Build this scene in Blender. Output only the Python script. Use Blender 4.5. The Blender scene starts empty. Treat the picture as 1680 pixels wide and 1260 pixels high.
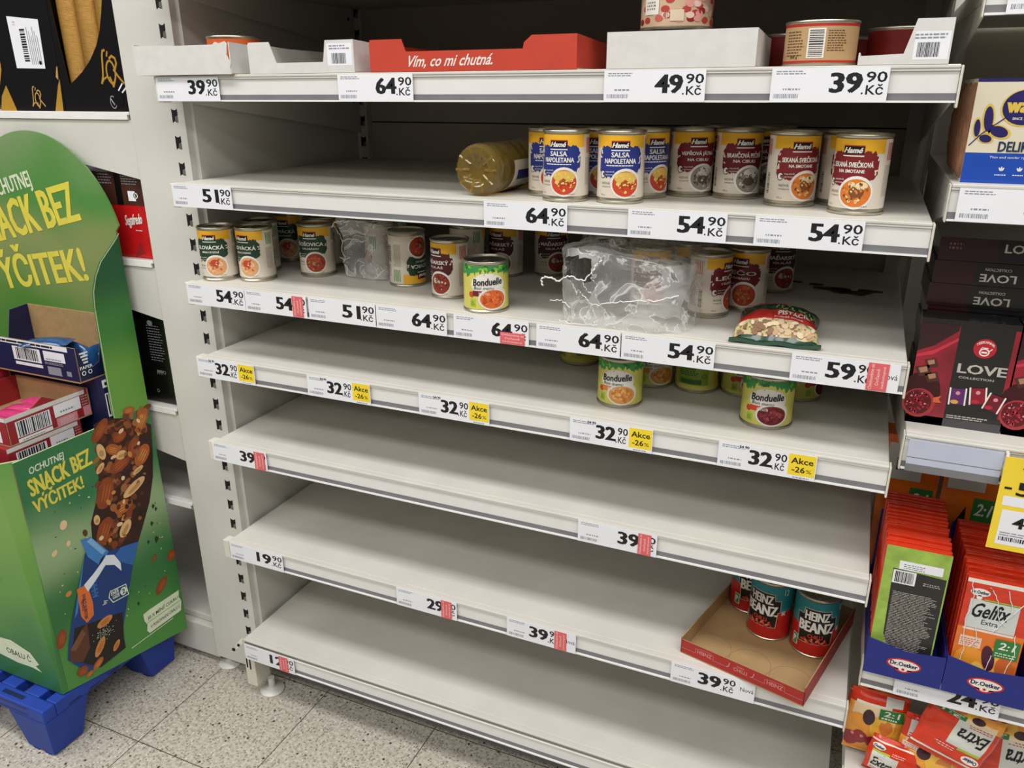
import bpy, math, random
from mathutils import Vector, Matrix, noise
from mathutils.geometry import tessellate_polygon

S = bpy.context.scene
C = S.collection
random.seed(7)
PI = math.pi

# ------------------------------------------------------------ camera, world, light, exposure
cd = bpy.data.cameras.new('camera')
cam = bpy.data.objects.new('camera', cd)
C.objects.link(cam)
cd.sensor_width = 36.0
cd.lens = 27.83
cd.clip_start = 0.02
R3 = Matrix(((0.916296853407936, -0.13589031855802253, 0.3767411548489422),
             (0.4004843623496669, 0.3191440427955446, -0.8589291911802138),
             (-0.0035145338376898084, 0.9379130563492092, 0.34685262977464787)))
cam.matrix_world = Matrix.Translation((1.1678, -1.1233, 1.3508)) @ R3.to_4x4()
S.camera = cam

w = bpy.data.worlds.new('world')
S.world = w
w.use_nodes = True
w.node_tree.nodes['Background'].inputs[0].default_value = (0.95, 0.97, 1.0, 1)
w.node_tree.nodes['Background'].inputs[1].default_value = 0.08

def lamp(name, loc, sx, sy, watts, rot=(0, 0, 0), col=(1, 0.99, 0.965)):
    l = bpy.data.lights.new(name, 'AREA')
    l.shape = 'RECTANGLE'
    l.size, l.size_y = sx, sy
    l.energy = watts
    l.color = col
    o = bpy.data.objects.new(name, l)
    o.location = loc
    o.rotation_euler = rot
    C.objects.link(o)

# rows of ceiling tubes over the aisle
lamp('ceiling_tube_row', (0.6, -0.95, 3.05), 6.5, 0.5, 88)
lamp('ceiling_tube_row', (0.6, -2.35, 3.05), 6.5, 0.5, 74)
lamp('ceiling_tube_row', (0.6, -4.1, 3.05), 6.5, 0.5, 62)

S.view_settings.view_transform = 'Standard'
S.view_settings.look = 'None'
S.view_settings.gamma = 1
S.view_settings.use_curve_mapping = False
S.view_settings.exposure = 0.06

# ------------------------------------------------------------ materials
def lin(h):
    h = h.lstrip('#')
    out = []
    for i in (0, 2, 4):
        c = int(h[i:i + 2], 16) / 255
        out.append(c / 12.92 if c <= 0.04045 else ((c + 0.055) / 1.055) ** 2.4)
    return out

MATS = {}
def mat(key, hexc=None, rough=0.5, metal=0.0, var=0.05, scale=35.0, coat=0.0, bump=0.0, bscale=60.0, trans=0.0, ior=1.45, stretch=None):
    """Procedural principled material: base colour varied a little by object-space noise."""
    if key in MATS:
        return MATS[key]
    hexc = hexc or key
    m = bpy.data.materials.new(key if hexc != key else 'ink_' + key.lstrip('#'))
    m.use_nodes = True
    nt = m.node_tree
    b = nt.nodes['Principled BSDF']
    b.inputs['Roughness'].default_value = rough
    b.inputs['Metallic'].default_value = metal
    b.inputs['Coat Weight'].default_value = coat
    b.inputs['Transmission Weight'].default_value = trans
    b.inputs['IOR'].default_value = ior
    tc = nt.nodes.new('ShaderNodeTexCoord')
    mp = nt.nodes.new('ShaderNodeMapping')
    if stretch:
        mp.inputs['Scale'].default_value = stretch
    nz = nt.nodes.new('ShaderNodeTexNoise')
    nz.inputs['Scale'].default_value = scale
    nz.inputs['Detail'].default_value = 3
    nt.links.new(tc.outputs['Object'], mp.inputs[0])
    nt.links.new(mp.outputs[0], nz.inputs['Vector'])
    rp = nt.nodes.new('ShaderNodeValToRGB')
    c = lin(hexc)
    rp.color_ramp.elements[0].position = 0.3
    rp.color_ramp.elements[1].position = 0.7
    rp.color_ramp.elements[0].color = [max(0, x * (1 - var)) for x in c] + [1]
    rp.color_ramp.elements[1].color = [min(1, x * (1 + var)) for x in c] + [1]
    nt.links.new(nz.outputs['Fac'], rp.inputs[0])
    nt.links.new(rp.outputs[0], b.inputs['Base Color'])
    if bump:
        n2 = nt.nodes.new('ShaderNodeTexNoise')
        n2.inputs['Scale'].default_value = bscale
        n2.inputs['Detail'].default_value = 4
        nt.links.new(mp.outputs[0], n2.inputs['Vector'])
        bp = nt.nodes.new('ShaderNodeBump')
        bp.inputs['Strength'].default_value = bump
        bp.inputs['Distance'].default_value = 0.004
        nt.links.new(n2.outputs['Fac'], bp.inputs['Height'])
        nt.links.new(bp.outputs[0], b.inputs['Normal'])
    MATS[key] = m
    return m

mat('shelf_white', '#d3d0c8', 0.42, var=0.05, scale=9)
mat('panel_white', '#d2d0c9', 0.5, var=0.03, scale=6)
mat('back_white', '#bdb5a7', 0.5, var=0.03, scale=6)
mat('rail_white', '#e3e1de', 0.22, var=0.02, coat=0.5)
mat('rail_grey', '#77767a', 0.35, var=0.1, scale=20)
mat('rail_clear', '#eeeeec', 0.12, var=0.02, coat=0.6)
mat('cap_plastic', '#d8d4c6', 0.45, var=0.03)
mat('slot_dark', '#0d0b0a', 0.8)
mat('slot_metal', '#8b8880', 0.35, 0.5)
mat('paper', '#e9eaf0', 0.5, var=0.015)
mat('print_black', '#17171b', 0.5, var=0.1)
mat('print_grey', '#8d8f98', 0.6)
mat('board_white', '#d4d2cf', 0.7, var=0.04, scale=50, bump=0.1)
mat('board_kraft', '#a8895f', 0.8, var=0.08, scale=60, bump=0.1)
mat('board_grey', '#b9ab9d', 0.8, var=0.06, scale=60)
mat('tin', '#b8b2a0', 0.28, 0.85, var=0.08)
mat('tin_gold', '#b3a06a', 0.3, 0.8, var=0.08)
mat('tin_dark', '#4c4a48', 0.3, 0.8, var=0.1)
mat('pallet_blue', '#1d3fa0', 0.5, var=0.1, scale=25)
mat('plastic_white', '#d9d7d0', 0.4)
mat('leather_black', '#0b0a0a', 0.35, var=0.1)

# ------------------------------------------------------------ mesh building
class MB:
    def __init__(s):
        s.v, s.f, s.m, s.mats, s.sm = [], [], [], [], []
    def mi(s, key):
        m = mat(key)
        if m not in s.mats:
            s.mats.append(m)
        return s.mats.index(m)
    def face(s, pts, key, smooth=False):
        n = len(s.v)
        s.v += [tuple(p) for p in pts]
        s.f.append(tuple(range(n, n + len(pts))))
        s.m.append(s.mi(key)); s.sm.append(smooth)
    def box(s, x0, y0, z0, x1, y1, z1, key):
        s.hexa([(x0, y0, z0), (x1, y0, z0), (x1, y1, z0), (x0, y1, z0), (x0, y0, z1), (x1, y0, z1), (x1, y1, z1), (x0, y1, z1)], key)
    def hexa(s, p, key):
        n = len(s.v)
        s.v += [tuple(q) for q in p]
        k = s.mi(key)
        for f in ((0, 3, 2, 1), (4, 5, 6, 7), (0, 1, 5, 4), (1, 2, 6, 5), (2, 3, 7, 6), (3, 0, 4, 7)):
            s.f.append(tuple(n + i for i in f)); s.m.append(k); s.sm.append(False)
    def extrude(s, poly, vec, key):
        """closed 3-D outline swept along vec"""
        n = len(s.v); q = len(poly); k = s.mi(key)
        v = Vector(vec)
        s.v += [tuple(p) for p in poly] + [tuple(Vector(p) + v) for p in poly]
        s.f.append(tuple(n + i for i in range(q))[::-1]); s.f.append(tuple(n + q + i for i in range(q)))
        for i in range(q):
            j = (i + 1) % q
            s.f.append((n + i, n + j, n + q + j, n + q + i))
        s.m += [k] * (q + 2); s.sm += [False] * (q + 2)
    def grid(s, fn, nu, nv, key, smooth=True, keyfn=None):
        n = len(s.v)
        for j in range(nv + 1):
            for i in range(nu + 1):
                s.v.append(tuple(fn(i / nu, j / nv)))
        for j in range(nv):
            for i in range(nu):
                a = n + j * (nu + 1) + i
                s.f.append((a, a + 1, a + nu + 2, a + nu + 1))
                s.m.append(s.mi(keyfn((i + .5) / nu, (j + .5) / nv) if keyfn else key)); s.sm.append(smooth)
    def lathe(s, prof, key, seg=48, c=(0, 0, 0), M=None):
        n = len(s.v); k = s.mi(key)
        for (r, z) in prof:
            for i in range(seg):
                a = 2 * PI * i / seg
                p = Vector((c[0] + r * math.cos(a), c[1] + r * math.sin(a), c[2] + z))
                s.v.append(tuple(M @ p) if M else tuple(p))
        for j in range(len(prof) - 1):
            for i in range(seg):
                i2 = (i + 1) % seg
                s.f.append((n + j * seg + i, n + j * seg + i2, n + (j + 1) * seg + i2, n + (j + 1) * seg + i))
                s.m.append(k); s.sm.append(True)
    def tube(s, pts, r, key, seg=8):
        n = len(s.v); k = s.mi(key)
        pts = [Vector(p) for p in pts]
        for i, p in enumerate(pts):
            t = (pts[min(i + 1, len(pts) - 1)] - pts[max(i - 1, 0)]).normalized()
            a = t.orthogonal().normalized(); b = t.cross(a)
            for q in range(seg):
                an = 2 * PI * q / seg
                s.v.append(tuple(p + a * r * math.cos(an) + b * r * math.sin(an)))
        for i in range(len(pts) - 1):
            for q in range(seg):
                q2 = (q + 1) % seg
                s.f.append((n + i * seg + q, n + i * seg + q2, n + (i + 1) * seg + q2, n + (i + 1) * seg + q)); s.m.append(k); s.sm.append(True)
        s.f.append(tuple(n + q for q in range(seg))[::-1]); s.m.append(k); s.sm.append(False)
        s.f.append(tuple(n + (len(pts) - 1) * seg + q for q in range(seg))); s.m.append(k); s.sm.append(False)
    def mesh(s, name):
        me = bpy.data.meshes.new(name)
        me.from_pydata(s.v, [], s.f)
        for m in s.mats:
            me.materials.append(m)
        me.polygons.foreach_set('material_index', s.m)
        me.polygons.foreach_set('use_smooth', s.sm)
        me.update()
        if any(s.sm):
            me.set_sharp_from_angle(angle=0.7)
        return me
    def build(s, name, parent=None, bevel=0.0):
        o = bpy.data.objects.new(name, s.mesh(name))
        C.objects.link(o)
        o.parent = parent
        if bevel:
            b = o.modifiers.new('bevel', 'BEVEL'); b.width = bevel; b.segments = 2; b.limit_method = 'ANGLE'
        return o

def tag(o, label, cat, group=None):
    o['label'] = label; o['category'] = cat
    if group:
        o['group'] = group
    return o
def thing(name, label, cat, loc=(0, 0, 0), rz=0.0, group=None):
    o = bpy.data.objects.new(name, None)
    o.empty_display_size = 0.02
    o.location = loc; o.rotation_euler = (0, 0, rz)
    C.objects.link(o)
    return tag(o, label, cat, group)
def dup(root, loc, rz, label, group=None):
    r = root.copy(); C.objects.link(r); r.location = loc; r.rotation_euler = (0, 0, rz)
    r['label'] = label
    if group:
        r['group'] = group
    for ch in root.children:
        c = ch.copy(); C.objects.link(c); c.parent = r
        for g in ch.children:
            d = g.copy(); C.objects.link(d); d.parent = c
    return r

# ------------------------------------------------------------ lettering
GLYPH = {}
def glyphs(txt, bold):
    k = (txt, bold)
    if k not in GLYPH:
        cu = bpy.data.curves.new('lettering', 'FONT')
        cu.body = txt; cu.resolution_u = 2; cu.offset = bold; cu.fill_mode = 'FRONT'
        o = bpy.data.objects.new('lettering', cu)
        C.objects.link(o)
        dg = bpy.context.evaluated_depsgraph_get()
        ev = o.evaluated_get(dg)
        me = ev.to_mesh()
        vs = [(v.co.x, v.co.y) for v in me.vertices]
        fs = [tuple(p.vertices) for p in me.polygons]
        ev.to_mesh_clear()
        bpy.data.objects.remove(o); bpy.data.curves.remove(cu)
        GLYPH[k] = (vs, fs)
    return GLYPH[k]

class Ink:
    """flat printed shapes laid on a surface given by fn(u, v, lift)"""
    def __init__(s, mb, fn, du=None, eps=1.2e-4):
        s.mb, s.fn, s.du, s.eps, s.k = mb, fn, du, eps, 1
    def P(s, u, v):
        return s.fn(u, v, s.k * s.eps)
    def strip(s, us, lo, hi, key):
        for a, b in zip(us[:-1], us[1:]):
            s.mb.face([s.P(a, lo(a)), s.P(b, lo(b)), s.P(b, hi(b)), s.P(a, hi(a))], key)
    def cols(s, u0, u1, d=None):
        d = d or s.du or (u1 - u0)
        n = max(1, math.ceil(abs(u1 - u0) / d - 1e-6))
        return [u0 + (u1 - u0) * i / n for i in range(n + 1)]
    def rect(s, u0, v0, u1, v1, key):
        s.strip(s.cols(u0, u1), lambda u: v0, lambda u: v1, key)
    def ell(s, cx, cy, rx, ry, key, rot=0.0, n=12):
        if s.du and rx > s.du:
            us = [cx - rx * math.cos(PI * i / n) for i in range(n + 1)]
            f = lambda u: ry * math.sqrt(max(0, 1 - ((u - cx) / rx) ** 2))
            s.strip(us, lambda u: cy - f(u), lambda u: cy + f(u), key)
        else:
            cr, sr = math.cos(rot), math.sin(rot)
            pts = []
            for i in range(n):
                a = 2 * PI * i / n
                x, y = rx * math.cos(a), ry * math.sin(a)
                pts.append(s.P(cx + x * cr - y * sr, cy + x * sr + y * cr))
            s.mb.face(pts, key)
    def ring(s, cx, cy, rx, ry, w, key, n=24):
        for i in range(n):
            a, b = 2 * PI * i / n, 2 * PI * (i + 1) / n
            q = lambda t, e: s.P(cx + (rx - e) * math.cos(t), cy + (ry - e) * math.sin(t))
            s.mb.face([q(a, w), q(a, 0), q(b, 0), q(b, w)], key)
    def poly(s, pts, key):
        for t in tessellate_polygon([[Vector((p[0], p[1], 0)) for p in pts]]):
            a, b, c = [pts[i] for i in t]
            if (b[0] - a[0]) * (c[1] - a[1]) - (b[1] - a[1]) * (c[0] - a[0]) < 0:
                b, c = c, b
            s.mb.face([s.P(*a), s.P(*b), s.P(*c)], key)
    ln = 0
    def line(s, pts, w, key):
        k0 = s.k
        for a, b in zip(pts[:-1], pts[1:]):
            s.ln = (s.ln + 1) % 7
            s.k = k0 + s.ln * .13
            d = Vector((b[0] - a[0], b[1] - a[1]))
            if d.length < 1e-9:
                continue
            n = Vector((-d.y, d.x)).normalized() * w / 2
            e = d.normalized() * w * 0.3
            s.mb.face([s.P(a[0] - n.x - e.x, a[1] - n.y - e.y), s.P(b[0] - n.x + e.x, b[1] - n.y + e.y), s.P(b[0] + n.x + e.x, b[1] + n.y + e.y), s.P(a[0] + n.x - e.x, a[1] + n.y - e.y)], key)
        s.k = k0
    def text(s, t, u0, v0, u1, v1, key, bold=0.0, shear=0.0, rot=0.0, arc=0.0):
        vs, fs = glyphs(t, min(bold, .015))
        x0 = min(p[0] for p in vs); x1 = max(p[0] for p in vs)
        y0 = min(p[1] for p in vs); y1 = max(p[1] for p in vs)
        cu, cv = (u0 + u1) / 2, (v0 + v1) / 2
        r = math.radians(rot); cr, sr = math.cos(r), math.sin(r)
        wt = max(0, bold - .015) * 1.1 * (v1 - v0) / max(y1 - y0, .3)
        k0 = s.k
        if s.du:
            s.k += 2
        for sh in ((-wt, wt) if wt > 0 else (0,)):
            s._lay(vs, fs, x0, x1, y0, y1, u0, u1, v0, v1, cu + sh * cr, cv + sh * sr, cr, sr, shear, arc, key)
            s.k += .4
        s.k = k0
    def _lay(s, vs, fs, x0, x1, y0, y1, u0, u1, v0, v1, cu, cv, cr, sr, shear, arc, key):
        out = []
        for x, y in vs:
            fx, fy = (x - x0) / (x1 - x0), (y - y0) / (y1 - y0)
            a = (fx - .5) * (u1 - u0) + shear * (fy - .5) * (v1 - v0)
            b = (fy - .5) * (v1 - v0) + arc * (1 - (2 * fx - 1) ** 2)
            out.append(s.P(cu + a * cr - b * sr, cv + a * sr + b * cr))
        n = len(s.mb.v); k = s.mb.mi(key)
        s.mb.v += [tuple(p) for p in out]
        for f in fs:
            s.mb.f.append(tuple(n + i for i in f)); s.mb.m.append(k); s.mb.sm.append(False)
    def bars(s, u0, v0, u1, v1, key, n=18, across=False):
        rg = random.Random(int(u0 * 1e5) ^ int(v1 * 1e5))
        L = (v1 - v0) if across else (u1 - u0)
        p = 0.0
        while p < L:
            wd = L / n * rg.choice((.3, .5, .9))
            e = min(p + wd, L)
            if across:
                s.rect(u0, v0 + p, u1, v0 + e, key)
            else:
                s.mb.face([s.P(u0 + p, v0), s.P(u0 + e, v0), s.P(u0 + e, v1), s.P(u0 + p, v1)], key)
            p = e + L / n * rg.choice((.4, .6))
    def lines(s, u0, v0, u1, v1, key, n=4, fill=0.55):
        """small print: rows of word-length dashes"""
        rg = random.Random(int(u0 * 1e5 + v0 * 1e6))
        h = (v1 - v0) / n
        for i in range(n):
            v = v0 + i * h
            p = u0
            end = u1 - (u1 - u0) * rg.uniform(0, .25)
            while p < end:
                e = min(p + (u1 - u0) * rg.uniform(.06, .18), end)
                if s.du:
                    e = min(e, p + s.du)
                s.mb.face([s.P(p, v), s.P(e, v), s.P(e, v + h * fill), s.P(p, v + h * fill)], key)
                p = e + h * .35

def plane(o, ex, ey, n=None):
    o, ex, ey = Vector(o), Vector(ex), Vector(ey)
    n = (ex.cross(ey)).normalized()
    return lambda u, v, l: o + ex * u + ey * v + n * l
def cyl(R, z0=0.0, flip=False):
    def fn(u, v, l):
        t = u / R
        return Vector(((R + l) * math.sin(t), -(R + l) * math.cos(t), z0 + v))
    return fn
def front(x, y, z):
    return plane((x, y, z), (1, 0, 0), (0, 0, 1))
def right(x, y, z):
    return plane((x, y, z), (0, 1, 0), (0, 0, 1))
def left(x, y, z):
    return plane((x, y, z), (0, -1, 0), (0, 0, 1))
def top(x, y, z):
    return plane((x, y, z), (1, 0, 0), (0, 1, 0))

# ------------------------------------------------------------ setting: floor and ceiling
def floor_material():
    m = bpy.data.materials.new('terrazzo_tile'); m.use_nodes = True
    nt = m.node_tree; L = nt.links
    b = nt.nodes['Principled BSDF']; b.inputs['Roughness'].default_value = 0.45
    tc = nt.nodes.new('ShaderNodeTexCoord')
    def speck(scale, thr, soft):
        v = nt.nodes.new('ShaderNodeTexVoronoi'); v.inputs['Scale'].default_value = scale
        L.new(tc.outputs['Object'], v.inputs['Vector'])
        # only some cells carry a chip
        s = nt.nodes.new('ShaderNodeSeparateColor'); L.new(v.outputs['Color'], s.inputs[0])
        lt = nt.nodes.new('ShaderNodeMath'); lt.operation = 'LESS_THAN'; lt.inputs[1].default_value = thr
        L.new(s.outputs[0], lt.inputs[0])
        d = nt.nodes.new('ShaderNodeMapRange'); d.inputs[1].default_value = soft; d.inputs[2].default_value = soft * 0.7
        L.new(v.outputs['Distance'], d.inputs[0])
        mu = nt.nodes.new('ShaderNodeMath'); mu.operation = 'MULTIPLY'
        L.new(lt.outputs[0], mu.inputs[0]); L.new(d.outputs[0], mu.inputs[1])
        return mu.outputs[0]
    base = nt.nodes.new('ShaderNodeTexNoise'); base.inputs['Scale'].default_value = 130; base.inputs['Detail'].default_value = 5
    L.new(tc.outputs['Object'], base.inputs['Vector'])
    rp = nt.nodes.new('ShaderNodeValToRGB')
    rp.color_ramp.elements[0].position = .35; rp.color_ramp.elements[1].position = .62
    rp.color_ramp.elements[0].color = lin('#a9a194') + [1]; rp.color_ramp.elements[1].color = lin('#c9c4b8') + [1]
    L.new(base.outputs['Fac'], rp.inputs[0])
    col = rp.outputs[0]
    for sc, th, so, hx in ((140, .5, .42, '#948a7b'), (100, .06, .36, '#43392f'), (210, .16, .36, '#5a5046'), (150, .2, .35, '#d8d4c9')):
        mx = nt.nodes.new('ShaderNodeMix'); mx.data_type = 'RGBA'
        L.new(speck(sc, th, so), mx.inputs[0]); L.new(col, mx.inputs[6])
        mx.inputs[7].default_value = lin(hx) + [1]
        col = mx.outputs[2]
    # joints between 29.3 cm tiles
    mp = nt.nodes.new('ShaderNodeMapping'); mp.inputs['Location'].default_value = (0.1465, 0.1992, 0)
    L.new(tc.outputs['Object'], mp.inputs[0])
    br = nt.nodes.new('ShaderNodeTexBrick'); br.offset = 0; br.squash = 1
    br.inputs['Scale'].default_value = 1; br.inputs['Mortar Size'].default_value = 0.0011
    br.inputs['Mortar Smooth'].default_value = 0.2
    br.inputs['Brick Width'].default_value = 0.293; br.inputs['Row Height'].default_value = 0.293
    L.new(mp.outputs[0], br.inputs['Vector'])
    mx = nt.nodes.new('ShaderNodeMix'); mx.data_type = 'RGBA'
    L.new(br.outputs['Fac'], mx.inputs[0]); L.new(col, mx.inputs[6]); mx.inputs[7].default_value = lin('#3a3228') + [1]
    L.new(mx.outputs[2], b.inputs['Base Color'])
    return m
MATS['terrazzo'] = floor_material()
mb = MB(); mb.face([(-4, -7, 0), (6, -7, 0), (6, 2.2, 0), (-4, 2.2, 0)], 'terrazzo')
o = mb.build('floor'); o['kind'] = 'structure'
mat('ceiling_paint', '#cfcdc6', 0.9)
mb = MB(); mb.face([(-4, -7, 3.3), (-4, 2.2, 3.3), (6, 2.2, 3.3), (6, -7, 3.3)], 'ceiling_paint')
o = mb.build('ceiling'); o['kind'] = 'structure'

# ------------------------------------------------------------ the empty shelving unit
W, D = 1.25, 0.63
SZ = [1.379, 1.1945, 1.008, 0.8575, 0.673, 0.436, 0.176]
u = thing('shelving_unit', 'tall white metal shelving frame carrying the half-empty tin shelves', 'shelving', (0, 0, 0))
mb = MB()
zs = [0.02, 0.48, 0.88, 1.281, 1.68, 2.0]
for a, b in zip(zs[:-1], zs[1:]):
    mb.box(-0.012, D, a + 0.0015, W + 0.024, D + 0.012, b - 0.0015, 'back_white')
mb.box(-0.012, D + 0.006, 0.02, W + 0.024, D + 0.014, 2.0, 'slot_dark')
mb.build('back_panel', u)
mb = MB(); mb.box(-0.018, 0.075, 0.02, -0.008, D + 0.02, 2.0, 'panel_white'); mb.build('side_panel', u)
def upright(x0, x1, y0, y1, z0, z1, slotx, sy, zref, pitch=0.0485):
    mb = MB()
    mb.box(x0, y0, z0, x1, y1, z1, 'panel_white')
    ink = Ink(mb, front(0, sy, 0), eps=2e-4)
    z = zref
    while z > z0 + 0.05:
        z -= pitch
    while z < z1 - 0.03:
        hw, hh = 0.0072, 0.0128
        x = slotx
        ink.k = 1
        ink.poly([(x - hw, z - hh), (x - hw * .2, z - hh + .003), (x + hw * .5, z - hh), (x + hw * .6, z - hh * .1), (x + hw, z + .001), (x + hw, z + hh), (x + hw * .35, z + hh - .003), (x - hw * .3, z + hh - .003), (x - hw, z + hh)], 'slot_dark')
        ink.k = 2
        ink.poly([(x - hw * .1, z - hh + .004), (x + hw * .95, z - hh), (x + hw * .95, z - .001), (x + hw * .1, z - .001)], 'slot_metal')
        z += pitch
    return mb
upright(-0.058, -0.017, 0.06, 0.078, 0.05, 2.0, -0.040, 0.06, 1.310).build('slotted_upright', u)
upright(-0.008, 0.022, D - 0.02, D, 0.05, 2.0, 0.008, D - 0.02, 1.235).build('rear_upright', u)
mb = MB(); mb.box(W - 0.028, D - 0.02, 0.05, W, D, 2.0, 'panel_white'); mb.build('rear_upright', u)
mb = MB()
mb.box(-0.157, 0.061, 0.035, -0.056, 0.075, 2.0, 'panel_white')
mb.build('filler_panel', u, 0.002)
mb = MB()
mb.box(-0.017, 0.012, 0.035, 0.012, 0.06, 0.128, 'cap_plastic')
ink = Ink(mb, front(0, 0.012, 0), eps=4e-4)
ink.rect(-0.012, 0.085, -0.008, 0.118, 'slot_dark'); ink.rect(-0.003, 0.082, 0.001, 0.116, 'slot_dark')
mb.build('base_bracket', u, 0.002)
mb = MB()
mb.extrude([(-.004, .004, .178), (-.016, -.006, .164), (-.026, -.012, .148), (-.028, -.012, .142), (-.020, -.010, .146), (-.006, -.001, .160), (-.002, .006, .168)], (.002, .003, .002), 'cap_plastic')
mb.box(-.024, -.0135, .147, -.017, -.0105, .153, 'slot_dark'); mb.box(-.012, -.008, .159, -.007, -.005, .164, 'slot_dark')
mb.build('corner_hook', u)
def foot(x, y):
    mb = MB()
    mb.lathe([(0.0, 0.0), (0.027, 0.0), (0.0285, 0.003), (0.026, 0.006), (0.013, 0.009), (0.008, 0.013), (0.0075, 0.036), (0, 0.036)], 'plastic_white', 28, (x, y, 0.0))
    mb.build('levelling_foot', u)
foot(0.02, 0.05); foot(-0.14, 0.085); foot(1.2, 0.12)
mb = MB(); mb.box(0.012, 0.098, 0.008, W, 0.11, 0.125, 'rail_grey'); mb.build('kick_plate', u)

def shelf(name, label, x0, x1, z, depth=D, base=False, rail_key='rail_white', lip=0.043, stain=True, y0=0.0, cap=True, brk=True):
    t = thing(name, label, 'shelf', (0, 0, 0))
    mb = MB()
    mb.box(x0, y0 + 0.0125, z - 0.028, x1, depth - 0.004, z, 'shelf_white')
    mb.box(x0, y0 + 0.0, z - 0.0045, x1, y0 + 0.0125, z + 0.0, 'shelf_white')
    mb.build('deck', t, 0.0012)
    g = 0.009 if base else 0.0
    mb = MB()
    zt = z - 0.0047 - g
    if base:
        mb.box(x0, y0 + 0.004, zt, x1, y0 + 0.0125, z - 0.0045, 'slot_metal')
    zb = z - lip - g
    mb.box(x0, y0 + 0.004, zb, x1, y0 + 0.0120, zt, rail_key)
    mb.box(x0, y0 + 0.0015, zt - 0.0022, x1, y0 + 0.0042, zt, 'rail_clear')
    mb.box(x0, y0 + 0.0032, zb + 0.0028, x1, y0 + 0.0042, zb + 0.0108, 'rail_grey')
    mb.box(x0, y0 + 0.0002, zb, x1, y0 + 0.0042, zb + 0.0026, 'rail_clear')
    mb.build('price_rail', t)
    if brk:
        for xa in ((x0 + 0.0005, x0 + 0.0035), (x1 - 0.0035, x1 - 0.0005)):
            mb = MB()
            mb.extrude([(xa[0], y0 + 0.014, z - 0.0285), (xa[0], depth - 0.021, z - 0.0285), (xa[0], depth - 0.021, z - 0.124), (xa[0], depth - 0.05, z - 0.118), (xa[0], y0 + 0.03, z - 0.042)], (0.003, 0, 0), 'panel_white')
            Ink(mb, right(xa[1], 0, 0)).ell(depth - 0.045, z - 0.05, 0.004, 0.004, 'slot_dark')
            mb.build('bracket', t)
    if cap:
        for xa, xb in ((x0 - 0.0165 if x0 < 1 else x0 - .0025, x0 - 0.0005), (x1 + 0.0005, x1 + 0.0035)):
            mb = MB()
            mb.box(xa, y0 + (0.0002 if xb < x0 else -.001), zb - 0.006 if xb > x1 else zb - 0.002, xb, y0 + 0.02, z - 0.001, 'cap_plastic')
            mb.build('end_cap', t, 0.0015)
    return t
nm = ['top tin shelf with white and red trays standing on it',
      'shelf with the lying oil bottle and the blue label tins',
      'shelf crowded with tins, plastic wrap and a pistachio bag',
      'shelf with four yellow Akce stickers on its price rail',
      'completely empty shelf with two price labels, below the Akce shelf',
      'low shelf with the red cardboard tray at its right end',
      'empty bottom deck of the shelving unit just above the floor']
nm[3] = 'shelf with five yellow sale stickers on its price rail'
for i, z in enumerate(SZ):
    shelf('metal_shelf', 'white ' + nm[i], 0, W, z, base=(i == 6), brk=(i < 6), cap=(i < 6))
shelf('metal_shelf', 'white shelf above the top trays, only its left bracket in view', 0, W, 1.56)

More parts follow.
